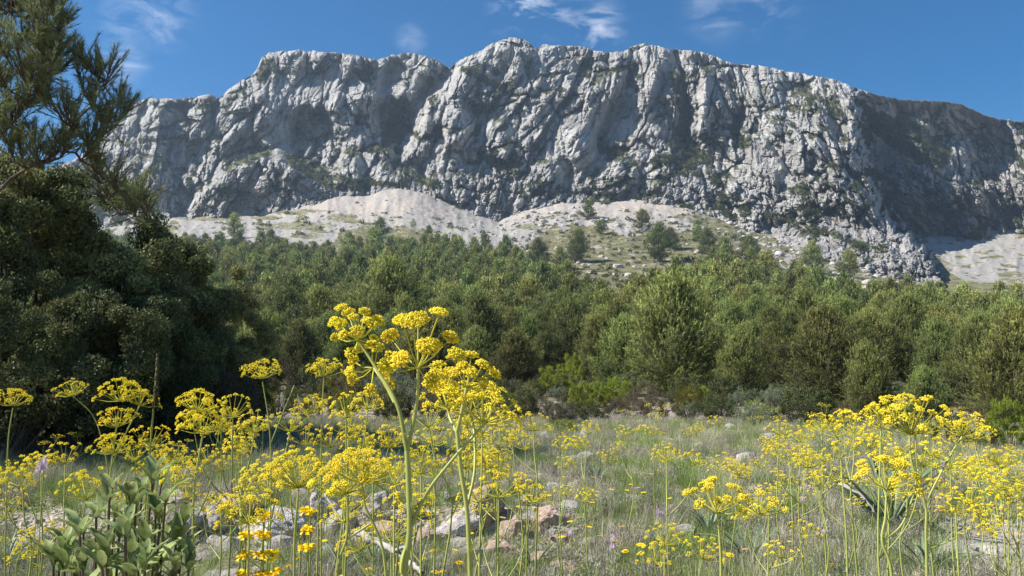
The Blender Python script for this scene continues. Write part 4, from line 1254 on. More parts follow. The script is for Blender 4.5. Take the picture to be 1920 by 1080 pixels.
# filler scrub in the band between meadow and forest
kinds = ['dark', 'brown', 'dark', 'brown', 'grey', 'gorse', 'juniper', 'dark', 'brown']
nsh = 0
for k in range(900):
    Y = 15.5 + 40 * g.random() ** 1.2; u_ = (g.random() - .5) * 1.5; x = u_ * Y
    px = 960 + FPX * u_
    d = .75 + .9 * g.random()
    if Y < 19 and px > 640: d *= .55
    if not ok(x, Y, d * 1.1): continue
    cell.setdefault((int(x // 6), int(Y // 6)), []).append((x, Y, d))
    kd = kinds[int(g.integers(len(kinds)))]
    sp = B[kd][int(g.integers(len(B[kd])))]
    hh = d * (.55 + .35 * g.random())
    cn = {'dark': 'dark green', 'brown': 'brownish', 'grey': 'grey green', 'gorse': 'mustard', 'juniper': 'bright green'}[kd]
    lm = LAND[min(range(len(LAND)), key=lambda q: abs(LAND[q][0] - px))][1].replace('over', 'below').replace('under', 'far below')
    place('shrub', sp, (x, Y, gz(x, Y) - .03), g.random() * 6.28, (d * .62, d * .62, hh),
          '%s %s shrub %s, %s' % ('big' if d > 1.2 else 'low', cn, 'at the meadow edge' if Y < 22 else ('before the pines' if Y < 34 else 'among the pine feet'), lm), 'shrub', 'low scrub before the pines')
    nsh += 1
    if nsh >= 240: break
print('shrubs', nsh)

# ------------------------------------------------------------ dark trees on the left
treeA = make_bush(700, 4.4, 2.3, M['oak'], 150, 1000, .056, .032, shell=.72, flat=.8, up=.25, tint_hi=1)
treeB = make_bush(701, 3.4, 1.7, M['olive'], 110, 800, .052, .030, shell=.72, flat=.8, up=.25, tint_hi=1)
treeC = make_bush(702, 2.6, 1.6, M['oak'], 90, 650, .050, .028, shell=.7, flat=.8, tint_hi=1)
def put_tree(px, top, Y, spec, h0, wf, label, rz, base=None):
    u, v = uv(px, top)
    x = float(u * Y); zb = gz(x, Y)
    h = CAMZ + float(v) * Y - zb
    sc = h / h0
    spec2 = [('foliage', spec[0][1], []), ('trunk', spec[1][1], [])]
    place('broadleaf_tree', spec2, (x, Y, zb), rz, (sc * wf, sc * wf, sc), label, 'tree', 'dark broad-leaved trees at the left')
put_tree(70, 318, 11.5, treeA, 4.4, 1.0, 'tallest dark broad-leaved tree at the left edge, top leaves tinted as sunlit', .4)
put_tree(-60, 340, 10.5, treeB, 3.4, 1.0, 'dark broad-leaved tree cut by the left edge of the photo', 1.2)
put_tree(225, 452, 12.0, treeB, 3.4, 1.05, 'round dark tree with sunlit yellow green crown right of the tallest one', 2.0)
put_tree(362, 505, 12.5, treeB, 3.4, .80, 'right end tree of the dark group, olive leaves over a black shaded inside', 3.7)
put_tree(300, 560, 11.0, treeC, 2.6, .9, 'low dark tree in the shaded middle of the group', 5.0)
put_tree(150, 540, 9.8, treeC, 2.6, 1.0, 'low dark tree under the tallest one', 1.0)
put_tree(20, 560, 9.0, treeC, 2.6, .9, 'low dark bushy tree at the left edge', 2.6)
put_tree(435, 645, 14.0, treeC, 2.6, .75, 'small brownish tree at the right foot of the dark group', 4.2)

# the large near pine at the upper left: limbs rising to the right, needle tufts at their ends
def near_pine():
    g_ = np.random.default_rng(9)
    root = link('near_pine_tree', None, None, (-8.6, 9.6, gz(-8.6, 9.6)))
    base = np.array(root.location)
    tag(root, 'large near pine at the upper left, needle tufts against the sky', 'tree')
    wood = MB(); cr = MB()
    def W3(px, py, Y):
        return np.array(at(px, py, Y)) - base
    trunk = np.array([[0, 0, -.3], [.1, 0, 1.5], [.25, 0, 3.0], [.35, .05, 4.2], [.5, .05, 5.5], [.6, .1, 6.8]])
    wood.tube(trunk, [.15, .13, .1, .08, .06, .03], 9)
    limbs = []
    ends = [(60, -40, 8.8), (95, -5, 9.0), (120, 30, 9.2), (60, 40, 8.6), (30, 90, 8.5), (150, 95, 9.0), (145, 130, 9.4), (178, 130, 9.3), (205, 135, 9.1), (170, 175, 9.3), (225, 175, 9.5),
            (210, 210, 9.0), (190, 230, 9.6), (120, 190, 8.8), (95, 130, 8.7), (75, 170, 9.4), (35, 190, 8.8), (20, 20, 9.3), (-20, 130, 9.0), (-30, 50, 9.0), (130, 260, 9.2),
            (60, 250, 9.2), (165, 285, 9.4), (10, 260, 9.0), (90, 70, 9.6), (-60, 200, 9.0), (40, -60, 9.4), (-50, -30, 9.2), (235, 200, 9.6), (110, 100, 9.2), (55, 125, 9.0), (10, 150, 9.4),
            (215, 330, 9.8), (240, 370, 10.2), (265, 350, 10.3), (250, 400, 10.0), (185, 360, 9.8), (215, 395, 10.3), (280, 390, 10.4), (180, 300, 9.6), (0, 220, 9.3), (140, 220, 9.7), (-10, 70, 9.5)]
    # main limbs in photo pixels (they leave the trunk left of the frame)
    mains = [[(-150, 420, 9.4), (-60, 330, 9.3), (10, 250, 9.2), (60, 170, 9.1), (95, 95, 9.1), (110, 35, 9.1)],
             [(-150, 450, 9.4), (-20, 370, 9.4), (60, 310, 9.4), (115, 275, 9.4), (165, 205, 9.4), (200, 150, 9.3)],
             [(-150, 330, 9.3), (-60, 220, 9.2), (-10, 120, 9.1), (20, 30, 9.1), (40, -50, 9.2)],
             [(150, 300, 9.5), (180, 320, 9.7), (210, 345, 9.9), (240, 368, 10.), (262, 385, 10.2)],
             [(60, 310, 9.4), (120, 290, 9.4), (175, 270, 9.5), (215, 225, 9.5)]]
    mp_ = []
    for mpts in mains:
        P_ = np.array([W3(*q) for q in mpts])
        tt = np.linspace(0, 1, 14); ti = np.linspace(0, 1, len(P_))
        P_ = np.stack([np.interp(tt, ti, P_[:, k]) for k in range(3)], 1)
        P_ += g_.normal(0, .02, P_.shape)
        wood.tube(P_, np.linspace(.020, .007, 14), 7)
        mp_.append(P_)
    allm = np.concatenate(mp_)
    ends = ends + [(e[0] + g_.normal(0, 26), e[1] + g_.normal(0, 26), e[2] + g_.normal(0, .3)) for e in ends if e[1] < 320 and e[0] < 190] * 1 + [(-40 + 120 * g_.random(), -40 + 330 * g_.random(), 9.2 + g_.normal(0, .4)) for _ in range(16)]
    for e in ends:
        E = W3(*e)
        dd = np.linalg.norm(allm - E, axis=1) + .8 * np.clip(allm[:, 2] - E[2] + .25, 0, None) + .2 * g_.random(len(allm))
        s0 = allm[np.argmin(dd)]
        mid = s0 * .5 + E * .5 + np.array([0, 0, -.10])
        path = np.stack([s0, s0 * .5 + mid * .5, mid, mid * .5 + E * .5, E])
        wood.tube(path, np.linspace(.017, .006, 5), 5)
        # twigs with tufts
        nt_ = 17
        for k in range(nt_):
            s = .25 + .75 * g_.random()
            q0 = s0 * (1 - s) + E * s + np.array([0, 0, -.1 * math.sin(math.pi * s)])
            out = unit(E - s0) * .5 + np.array([.1, -.05, .62]) + g_.normal(0, .42, 3)
            L = (.16 + .26 * g_.random())
            q1 = q0 + unit(out) * L
            wood.tubes_simple([q0], [q1], .006, .003)
            # tuft: needles pointing forward along the last part of the twig
            nn = 56
            t_ = .30 + .70 * g_.random(nn)
            P_ = q0 + (q1 - q0) * t_[:, None]
            D_ = unit(unit(out)[None] * 1.15 + g_.normal(0, .5, (nn, 3)))
            cr.blades(P_, D_, 0.085 * (.7 + .6 * g_.random(nn)), 0.0062, np.clip(.25 + .35 * t_ + g_.normal(0, .15, nn), 0, 1), g_)
    link('crown', cr.mesh('near_pine_crown', M['pine_near']), root)
    link('trunk', wood.mesh('near_pine_trunk', M['sagestem'], True), root)
near_pine()

# ------------------------------------------------------------ giant fennel
def umbel(rays, fl, C, axis, R, n, cr_, florets, g_, fr=.0019, spread=1.5, rr_=.0011, stalks=True, jit=.15, tips=None):
    """compound umbel: n rays from C, each ending in a domed cluster of yellow florets"""
    C = np.asarray(C, float); axis = unit(np.asarray(axis, float))
    a = np.cross(axis, [0.2, .9, .1]); a = unit(a); b = np.cross(axis, a)
    for i in range(n):
        f = (i + .5) / n
        th = spread * math.sqrt(f) * (1 + g_.normal(0, .05)); ph = i * 2.39996 + g_.normal(0, .25)
        d = axis * math.cos(th) + (a * math.cos(ph) + b * math.sin(ph)) * math.sin(th)
        L = R * (1 + g_.normal(0, jit * .6)) * (.86 + .14 * math.sin(th))
        tip = C + d * L + axis * .10 * L * math.sin(th)
        if tips is not None:
            tip = tips[i]; d = unit(tip - C)
        mid = C * .5 + tip * .5 - axis * .004
        rays.tube(np.stack([C, mid, tip]), [rr_ * 1.25, rr_, rr_ * .8], 4, .5 + .3 * g_.random())
        dd = unit(d * .8 + np.array([0, 0, .5]))
        c = cr_ * (.8 + .4 * g_.random())
        # florets on a shallow dome
        q = unit(g_.normal(size=(florets, 3)))
        dot = q @ dd
        q = np.where((dot < -.05)[:, None], q - 2 * dot[:, None] * dd, q)
        hgt = (q @ dd)[:, None] * dd
        q = q - hgt * .38
        P = tip + q * c * (.62 + .55 * g_.random(florets))[:, None] + dd * c * .25
        if isinstance(fl, list):
            fl.append(MB()); target = fl[-1]
        else:
            target = fl
        target.octas(P, fr * (.75 + .5 * g_.random(florets)), np.clip(.5 + .5 * g_.random(florets) * (.4 + .6 * (q @ dd + .5)), 0, 1), .8)
        if stalks and florets > 40:
            k = 14
            rays.tubes_simple(np.repeat(tip[None], k, 0), P[:k], rr_ * .45, rr_ * .4, .6)
def smooth_path(pts, n=14):
    P = np.asarray(pts, float)
    if len(P) < 3:
        t = np.linspace(0, 1, n)[:, None]
        return P[0] * (1 - t) + P[-1] * t
    out = []
    m = len(P)
    ext = np.concatenate([[2 * P[0] - P[1]], P, [2 * P[-1] - P[-2]]])
    for i in range(m - 1):
        p0, p1, p2, p3 = ext[i:i + 4]
        for t in np.linspace(0, 1, max(3, n // (m - 1)), endpoint=False):
            out.append(.5 * ((2 * p1) + (-p0 + p2) * t + (2 * p0 - 5 * p1 + 4 * p2 - p3) * t * t + (-p0 + 3 * p1 - 3 * p2 + p3) * t ** 3))
    out.append(P[-1])
    return np.array(out)

def hero_fennel(label, base, paths, umbels, seed, sheaths=()):
    """paths in photo pixels with distance; umbels: (px, py, Y, axis, R, n, cluster radius, florets)"""
    g_ = np.random.default_rng(seed)
    root = link('fennel_plant', None, None, base)
    tag(root, label, 'flower', 'yellow fennel plants in the foreground')
    b = np.array(base)
    for (pts, r0, r1) in paths:
        st = MB()
        P = np.array([(np.array(at(*q)) if len(q) == 3 and not isinstance(q, Vector) else np.array(q)) - b for q in pts])
        P = smooth_path(P, 22)
        st.tube(P, np.linspace(r0, r1, len(P)), 10, np.linspace(.35, .8, len(P)).repeat(10))
        link('stem', st.mesh('fennel_stem', M['fstem'], True), root)
    for (q, d, L) in sheaths:
        sh = MB()
        p = np.array(at(*q)) - b
        sh.strap(p, d, (0, 0, 1), L, L * .32, .9, 8, .8, .5, lambda t: (1 - t) ** .6 * (.6 + .8 * t))
        link('leaf_sheath', sh.mesh('fennel_sheath', M['fstem'], True), root)
    for (px, py, Y, ax, R, n, cr_, fl_) in umbels:
        ra, fl = MB(), []
        tips = None
        C_ = np.array(at(px, py, Y)) - b
        if not np.isscalar(n):          # ray ends as seen in the photo, given their own depth round the centre
            tips = []
            for k, (tx, ty) in enumerate(n):
                dd = math.hypot(tx - px, ty - py) / FPX * Y
                dy = math.sqrt(max(R * R - dd * dd, (.2 * R) ** 2)) * (1 if k % 2 else -1)
                tips.append(np.array(at(tx, ty, Y + dy)) - b)
            n = len(tips)
        umbel(ra, fl, C_, ax, R, n, cr_, fl_, g_, tips=tips)
        u_ = link('umbel', ra.mesh('umbel_rays', M['fray'], True), root)
        for f_ in fl:
            link('flower_head', f_.mesh('umbel_flowers', M['fyel']), u_)
Yh = 1.12
b0 = at(752, 1400, Yh); b0.z = gz(b0.x, b0.y)
hero_fennel('tallest fennel plant in the middle with thick pale forked stem and open yellow umbels', b0,
    [([tuple(at(752, 1400, Yh)), ], 0, 0)] if False else
    [([(752, 1300, Yh), (757, 1085, Yh), (768, 1000, Yh), (766, 900, Yh), (763, 845, Yh)], .0048, .0036),
     ([(763, 845, Yh), (745, 760, Yh), (705, 690, Yh + .02), (672, 638, Yh + .03)], .0031, .0019),
     ([(763, 845, Yh), (776, 790, Yh), (783, 740, Yh - .01), (784, 690, Yh - .02)], .0028, .0020),
     ([(772, 985, Yh), (800, 925, Yh), (850, 860, Yh), (908, 795, Yh)], .0029, .0019),
     ([(740, 755, Yh + .01), (722, 720, Yh + .03), (701, 690, Yh + .06)], .0026, .0020)],
    [(672, 637, Yh + .03, (-.05, -.1, 1), .055, [(641, 581), (654, 590), (663, 597), (683, 588), (688, 604), (707, 604), (630, 607), (640, 611), (669, 623), (630, 634), (645, 630), (701, 636), (660, 664), (675, 653), (697, 612)], .0082, 80),
     (784, 690, Yh - .02, (.08, -.15, 1), .082, [(756, 606), (784, 603), (822, 592), (842, 637), (800, 655), (733, 634), (751, 678), (728, 692), (854, 669), (808, 716), (775, 612), (812, 650)], .0132, 190),
     (701, 689, Yh + .06, (0, 0, .9), .048, [(707, 655), (664, 679), (658, 697), (664, 712), (695, 730), (727, 719), (721, 691), (731, 669), (697, 650)], .0092, 80),
     (908, 795, Yh + .05, (.2, .1, .9), .052, 16, .0070, 26)], 21,
    [((772, 992, Yh), (.6, -.4, .2), .05), ((763, 848, Yh), (-.5, -.5, .2), .03), ((757, 1075, Yh), (.8, .3, .2), .05)])
Yh2 = 1.28
b1 = at(885, 1400, Yh2); b1.z = gz(b1.x, b1.y)
hero_fennel('second tall fennel plant right of the tallest one, thin stem with dense orange yellow umbels', b1,
    [([(890, 1300, Yh2), (882, 1085, Yh2), (876, 960, Yh2), (864, 880, Yh2), (857, 810, Yh2)], .0042, .0030),
     ([(857, 810, Yh2), (866, 770, Yh2), (875, 726, Yh2)], .0032, .0026),
     ([(876, 950, Yh2), (890, 880, Yh2 + .04), (888, 800, Yh2 + .1), (880, 770, Yh2 + .12)], .0026, .0018),
     ([(857, 812, Yh2), (842, 780, Yh2 + .04), (832, 736, Yh2 + .06)], .0026, .0018)],
    [(875, 727, Yh2, (.05, -.1, 1), .052, [(851, 671), (883, 671), (904, 687), (922, 703), (881, 702), (920, 729), (904, 719), (895, 738), (855, 702), (848, 728), (868, 690)], .0110, 120),
     (832, 735, Yh2 + .06, (-.2, -.3, .9), .040, [(822, 691), (845, 702), (809, 720), (829, 729), (847, 738), (836, 710), (818, 706)], .0120, 130),
     (842, 768, Yh2 + .05, (0, 0, 1), .045, 12, .0075, 26),
     (880, 775, Yh2 + .12, (0, 0, 1), .055, 16, .0085, 30)], 22, [((882, 1075, Yh2), (.5, -.4, .3), .05)])
def hero2(label, bx, Y, path, umb, seed, r=.0036):
    p = at(bx, 1300, Y); p.z = gz(p.x, p.y)
    hero_fennel(label, p, [([(bx, 1300, Y)] + [(a, b, Y) for a, b in q] if k == 0 else [(a, b, Y) for a, b in q], r * (1 if k == 0 else .7), r * .55) for k, q in enumerate(path)],
                [(a, b, Y, ax, R, n, c, f) for (a, b, ax, R, n, c, f) in umb], seed)
hero2('low fennel plant left of the thick stem with a flat umbel on a kinked stalk', 630, 1.75,
      [[(632, 1080), (650, 1010), (652, 960), (650, 930)], [(652, 1010), (690, 985), (712, 970)]],
      [(650, 925, (0, -.1, 1), .078, 24, .0115, 70)], 31)
hero2('fennel plant with a curved stalk leaning left beside the thick stem', 735, 1.7,
      [[(724, 1080), (712, 1010), (685, 950), (679, 905)]],
      [(679, 905, (.05, -.1, 1), .062, 26, .012, 40)], 32)
hero2('fennel plant with a wide umbel just left of the low flat umbel', 552, 1.9,
      [[(552, 1080), (553, 1000), (558, 940), (560, 915)]],
      [(560, 915, (0, -.1, 1), .082, 22, .0115, 70)], 33)
hero2('short fennel plant with a drooping umbel among the yellow hooded flowers', 465, 1.7,
      [[(465, 1080), (467, 1020), (466, 982)]],
      [(466, 980, (-.1, -.2, .9), .062, 18, .0105, 44)], 34)
hero2('leaning fennel plant in the lower right with a broad orange yellow umbel', 1352, 1.75,
      [[(1352, 1080), (1350, 1020), (1345, 962)], [(1352, 1040), (1358, 990), (1360, 965)]],
      [(1345, 962, (.1, -.1, 1), .070, 16, .0110, 80), (1425, 965, (.2, 0, .8), .05, 14, .008, 20)], 35)
hero2('right-hand fennel plant with round yellow heads before the highest right umbels', 1680, 1.75,
      [[(1672, 1080), (1654, 1015), (1660, 970), (1662, 920)], [(1654, 1015), (1690, 985), (1712, 930), (1722, 880)]],
      [(1662, 918, (.05, -.1, 1), .068, 16, .0120, 90)], 36)
hero2('tallest fennel plant at the right with forked stem and broad umbel against dark pines', 1740, 1.85,
      [[(1738, 1080), (1736, 1000), (1735, 945), (1710, 870), (1705, 815)], [(1735, 945), (1760, 895), (1790, 840), (1805, 818)], [(1735, 950), (1720, 880), (1716, 810)]],
      [(1708, 815, (0, -.1, 1), .084, 24, .0100, 60), (1805, 818, (.25, 0, .9), .055, 20, .0075, 22), (1680, 790, (-.2, .1, 1), .060, 18, .010, 30)], 37)
hero2('fennel plant with stacked umbels at the left, tallest of the left side', 205, 2.3,
      [[(205, 1080), (202, 950), (212, 850), (222, 770)], [(206, 880), (232, 820), (262, 760)]],
      [(226, 752, (0, -.1, 1), .060, 18, .0110, 50), (222, 800, (-.2, -.2, 1), .050, 16, .011, 34), (215, 850, (0, -.1, 1), .055, 22, .010, 30), (262, 760, (.3, 0, 1), .045, 14, .009, 26)], 38)
hero2('fennel plant with two tiers of umbels above the leafy grey green bush', 362, 2.0,
      [[(362, 1080), (362, 980), (366, 900), (380, 815)], [(362, 985), (388, 930), (395, 900)]],
      [(380, 812, (0, -.1, 1), .052, 18, .0115, 40), (371, 770, (0, 0, 1), .046, 16, .011, 40), (340, 905, (-.2, -.1, .9), .040, 11, .011, 40)], 39)
hero2('slim fennel plant with a small top umbel against the dark trees', 500, 2.6,
      [[(505, 1080), (508, 900), (505, 800), (492, 715)], [(508, 830), (530, 775), (552, 722)]],
      [(490, 710, (0, -.1, 1), .056, 20, .012, 34)], 40, .003)
hero2('tall slim fennel plant with a small umbel left of the big umbels', 600, 2.6,
      [[(602, 1080), (602, 900), (603, 800), (607, 705)]],
      [(607, 705, (0, -.1, 1), .055, 20, .0105, 30), (585, 775, (0, 0, 1), .055, 20, .010, 24)], 41, .003)
hero2('fennel plant at the left edge with a neat small umbel against the dark trees', 20, 2.7,
      [[(10, 1080), (12, 950), (15, 830), (24, 765)]],
      [(24, 760, (0, -.1, 1), .052, 18, .0115, 34)], 42, .0028)
hero2('leaning fennel plant with a starry umbel in front of the dark trees', 190, 2.8,
      [[(215, 1080), (205, 900), (180, 790), (140, 745)]],
      [(136, 742, (-.3, -.1, 1), .055, 24, .0065, 16)], 43, .0026)

def fennel_variant(seed, lod):
    """a plant one unit tall, top umbel above the base"""
    g_ = np.random.default_rng(seed)
    st = MB(); ums = []
    fork = .45 + .2 * g_.random()
    kx, ky = g_.normal(0, .04, 2)
    main = smooth_path([(0, 0, -.03), (kx * .5, ky * .5, fork * .5), (kx, ky, fork), (kx * .3, ky * .3, .78), (0, 0, .90)], 12)
    st.tube(main, np.linspace(.0055, .0028, len(main)), 5, np.linspace(.3, .8, len(main)).repeat(5))
    ums.append((np.array([0, 0, .90]), (0, 0, 1), .085))
    ns_ = int(g_.integers(1, 4))
    for k in range(ns_):
        z0 = fork + .12 * (g_.random() - .3); a_ = g_.random() * 6.28
        e = np.array([math.cos(a_) * .16, math.sin(a_) * .16, z0 + .18 + .16 * g_.random()])
        p0 = np.array([kx, ky, z0])
        br = smooth_path([p0, p0 * .5 + e * .5 + np.array([math.cos(a_) * .03, math.sin(a_) * .03, -.03]), e], 8)
        st.tube(br, np.linspace(.0032, .0018, len(br)), 4, .6)
        ums.append((e, (math.cos(a_) * .3, math.sin(a_) * .3, 1), .055 + .03 * g_.random()))
    spec = [('stem', st.mesh('fennel_stem', M['fstem'], True), [])]
    for (c, ax, R) in ums:
        ra, fl = MB(), MB()
        if lod == 0:
            umbel(ra, fl, c, ax, R, 15, .0100, 24, g_, .0026, rr_=.0012, stalks=False)
        else:
            umbel(ra, fl, c, ax, R, 12, .0105, 11, g_, .0040, rr_=.0014, stalks=False)
        spec.append(('umbel', ra.mesh('umbel_rays', M['fray'], True), [('blossom', fl.mesh('umbel_flowers', M['fyel']))]))
    return spec
FV = [fennel_variant(800 + i, 0) for i in range(7)]
FW = [fennel_variant(830 + i, 1) for i in range(6)]
MED = [ # px, top py, Y
    (438, 742, 3.2, 'small fennel umbel just right of the two-tiered plant'), (545, 770, 3.2, 'leaning fennel between the two slim left plants'), (650, 738, 2.9, 'fennel with small heads just left of the curved stalk'),
    (655, 772, 3.0, 'lower fennel under the small-headed one by the curved stalk'), (478, 775, 3.4, 'fennel right of the small umbel at the left centre'), (575, 800, 3.3, 'fennel half way down between the slim left plants'),
    (80, 850, 3.0, 'bushy fennel low at the left side'), (125, 832, 2.9, 'broad fennel low at the left, before the shaded shrubs'), (165, 885, 2.2, 'small low fennel above the leafy grey green bush'),
    (45, 872, 2.6, 'low fennel by a pink scabious at the left edge'), (285, 800, 3.0, 'fennel right of the stacked left umbels'), (255, 830, 3.2, 'low fennel behind the stacked left umbels'),
    (330, 845, 3.1, 'fennel behind the two-tiered plant'), (415, 850, 3.2, 'fennel low right of the two-tiered plant'), (455, 820, 3.4, 'fennel in the left centre crowd of umbels'),
    (505, 855, 2.8, 'fennel in front of the left centre crowd'), (545, 868, 2.6, 'fennel behind the wide umbel left of centre'), (600, 850, 2.8, 'fennel behind the low flat umbel'), (620, 805, 3.3, 'fennel in the crowd left of the thick stem'),
    (700, 830, 2.9, 'fennel showing between curved stalk and thick stem'), (740, 860, 2.3, 'fennel directly behind the thick stem'), (790, 845, 2.6, 'fennel right behind the fork of the thick stem'), (770, 905, 2.2, 'low fennel at the right of the thick stem'),
    (735, 800, 3.0, 'fennel behind the fork, upper left'), (815, 800, 3.2, 'fennel between the two tall plants'), (805, 760, 3.0, 'fennel above the gap between the two tall plants'), (905, 770, 2.9, 'fennel just right of the second tall plant'), (935, 800, 3.1, 'fennel right of the thin tall stem'),
    (935, 888, 2.4, 'wide low fennel above the tan boulder'), (960, 790, 3.4, 'fennel in the centre right crowd'), (1000, 775, 3.6, 'fennel at the right end of the centre crowd'), (985, 815, 3.8, 'lower fennel of the centre right crowd'),
    (870, 830, 3.3, 'fennel behind the thin tall stem'), (1055, 820, 4.2, 'pale fennel right of the centre crowd'), (1100, 790, 4.5, 'pale fennel left of the meadow middle'), (1250, 832, 3.4, 'small dense fennel alone in the meadow middle'),
    (1170, 800, 5.0, 'pale fennel in the far meadow middle'), (1225, 800, 5.2, 'pale fennel with a curved stalk in the far meadow'), (1340, 780, 5.5, 'far fennel left of the pale grey bush'), (1355, 850, 3.8, 'small weak fennel in the right meadow'),
    (1460, 790, 3.8, 'fennel at the left of the right umbel row'), (1500, 800, 3.4, 'dense fennel in the right umbel row with a curved stalk'), (1540, 778, 3.4, 'tall fennel in the right umbel row'), (1520, 850, 3.2, 'low fennel of the right umbel row'),
    (1600, 775, 2.9, 'fennel left of the tallest right plant'), (1575, 825, 2.8, 'small-headed fennel left of the tallest right plant'), (1640, 800, 2.9, 'fennel close behind the tallest right plant, left'), (1650, 760, 2.6, 'high fennel behind the tallest right plant'),
    (1745, 820, 2.8, 'fennel close behind the tallest right plant, right'), (1780, 850, 3.0, 'pale fennel right of the tallest right plant'), (1825, 790, 2.9, 'fennel by the reddish bush'), (1815, 860, 3.2, 'low fennel by the reddish bush'),
    (1870, 840, 3.0, 'fennel in the right edge group'), (1905, 868, 2.6, 'dense fennel cut by the right edge'), (1890, 905, 3.0, 'low fennel at the right edge'), (1440, 930, 2.6, 'small weak fennel right of the low right umbel'),
    (1245, 985, 2.2, 'sprawling low fennel among daisies'), (1480, 850, 4.2, 'far low fennel in the right meadow'), (1700, 900, 2.7, 'fennel low behind the forked right stem'), (1790, 930, 2.6, 'small weak fennel beside the stony patch'), (1915, 940, 2.5, 'fennel head at the right edge above the stony patch'),
]
for k, (px, tp, Y, lb) in enumerate(MED):
    u, v = uv(px, tp); x = float(u * Y); zb = gz(x, Y)
    h = (CAMZ + float(v) * Y - zb) / .98
    s = max(.6, min(1.0, h)) * .92
    place('fennel_plant', FV[k % 7], (x, Y, zb), k * 1.7, (max(s, .66), max(s, .66), h), lb, 'flower', 'yellow fennel plants in the foreground')
nf = 0
def far_fennel(px, Y, h, lb):
    u = (px - 960) / FPX
    x = u * Y
    place('fennel_plant', FW[int(g.integers(6))], (x, Y, gz(x, Y)), g.random() * 6.28, (.68, .68, h), lb, 'flower', 'yellow fennel plants across the meadow')
def far_label(px):
    for a, b in [(120, 'at the left edge'), (240, 'under the stacked left umbels'), (330, 'before the shade of the dark trees'), (420, 'behind the two-tiered plant'), (520, 'around the slim left plants'), (620, 'left of the curved stalk'),
                 (720, 'behind the curved stalk'), (800, 'behind the thick stem'), (900, 'behind the second tall plant'), (980, 'right of the second tall plant'), (1060, 'at the right end of the crowd'), (1160, 'left in the open middle'),
                 (1260, 'in the open middle'), (1340, 'below the mustard bush'), (1420, 'below the pale grey bush'), (1500, 'at the left of the right row'), (1590, 'below the broad front pine'), (1680, 'left of the tallest right plant'),
                 (1780, 'behind the tallest right plant'), (2500, 'by the reddish bush and right edge')]:
        if px < a: return 'far small yellow fennel ' + b
def far_label_old(px):
    if px < 330: return 'yellow fennel in the far row at the left, before the shade'
    if px < 700: return 'yellow fennel in the dense far crowd left of the thick stem'
    if px < 1060: return 'yellow fennel in the dense far crowd behind the tall plants'
    if px < 1420: return 'small pale yellow fennel in the far middle of the meadow'
    return 'yellow fennel in the far row at the right before the pines'
for k in range(92):
    Y = 3.8 + 8.5 * g.random() ** 1.1
    r_ = g.random()
    px = 20 + 320 * g.random() if r_ < .12 else (330 + 720 * g.random() if r_ < .56 else (1050 + 340 * g.random() if r_ < .67 else 1400 + 530 * g.random()))
    h = .42 + .28 * g.random() - .012 * Y
    if px < 330: h *= .8
    far_fennel(px, Y, h, far_label(px))

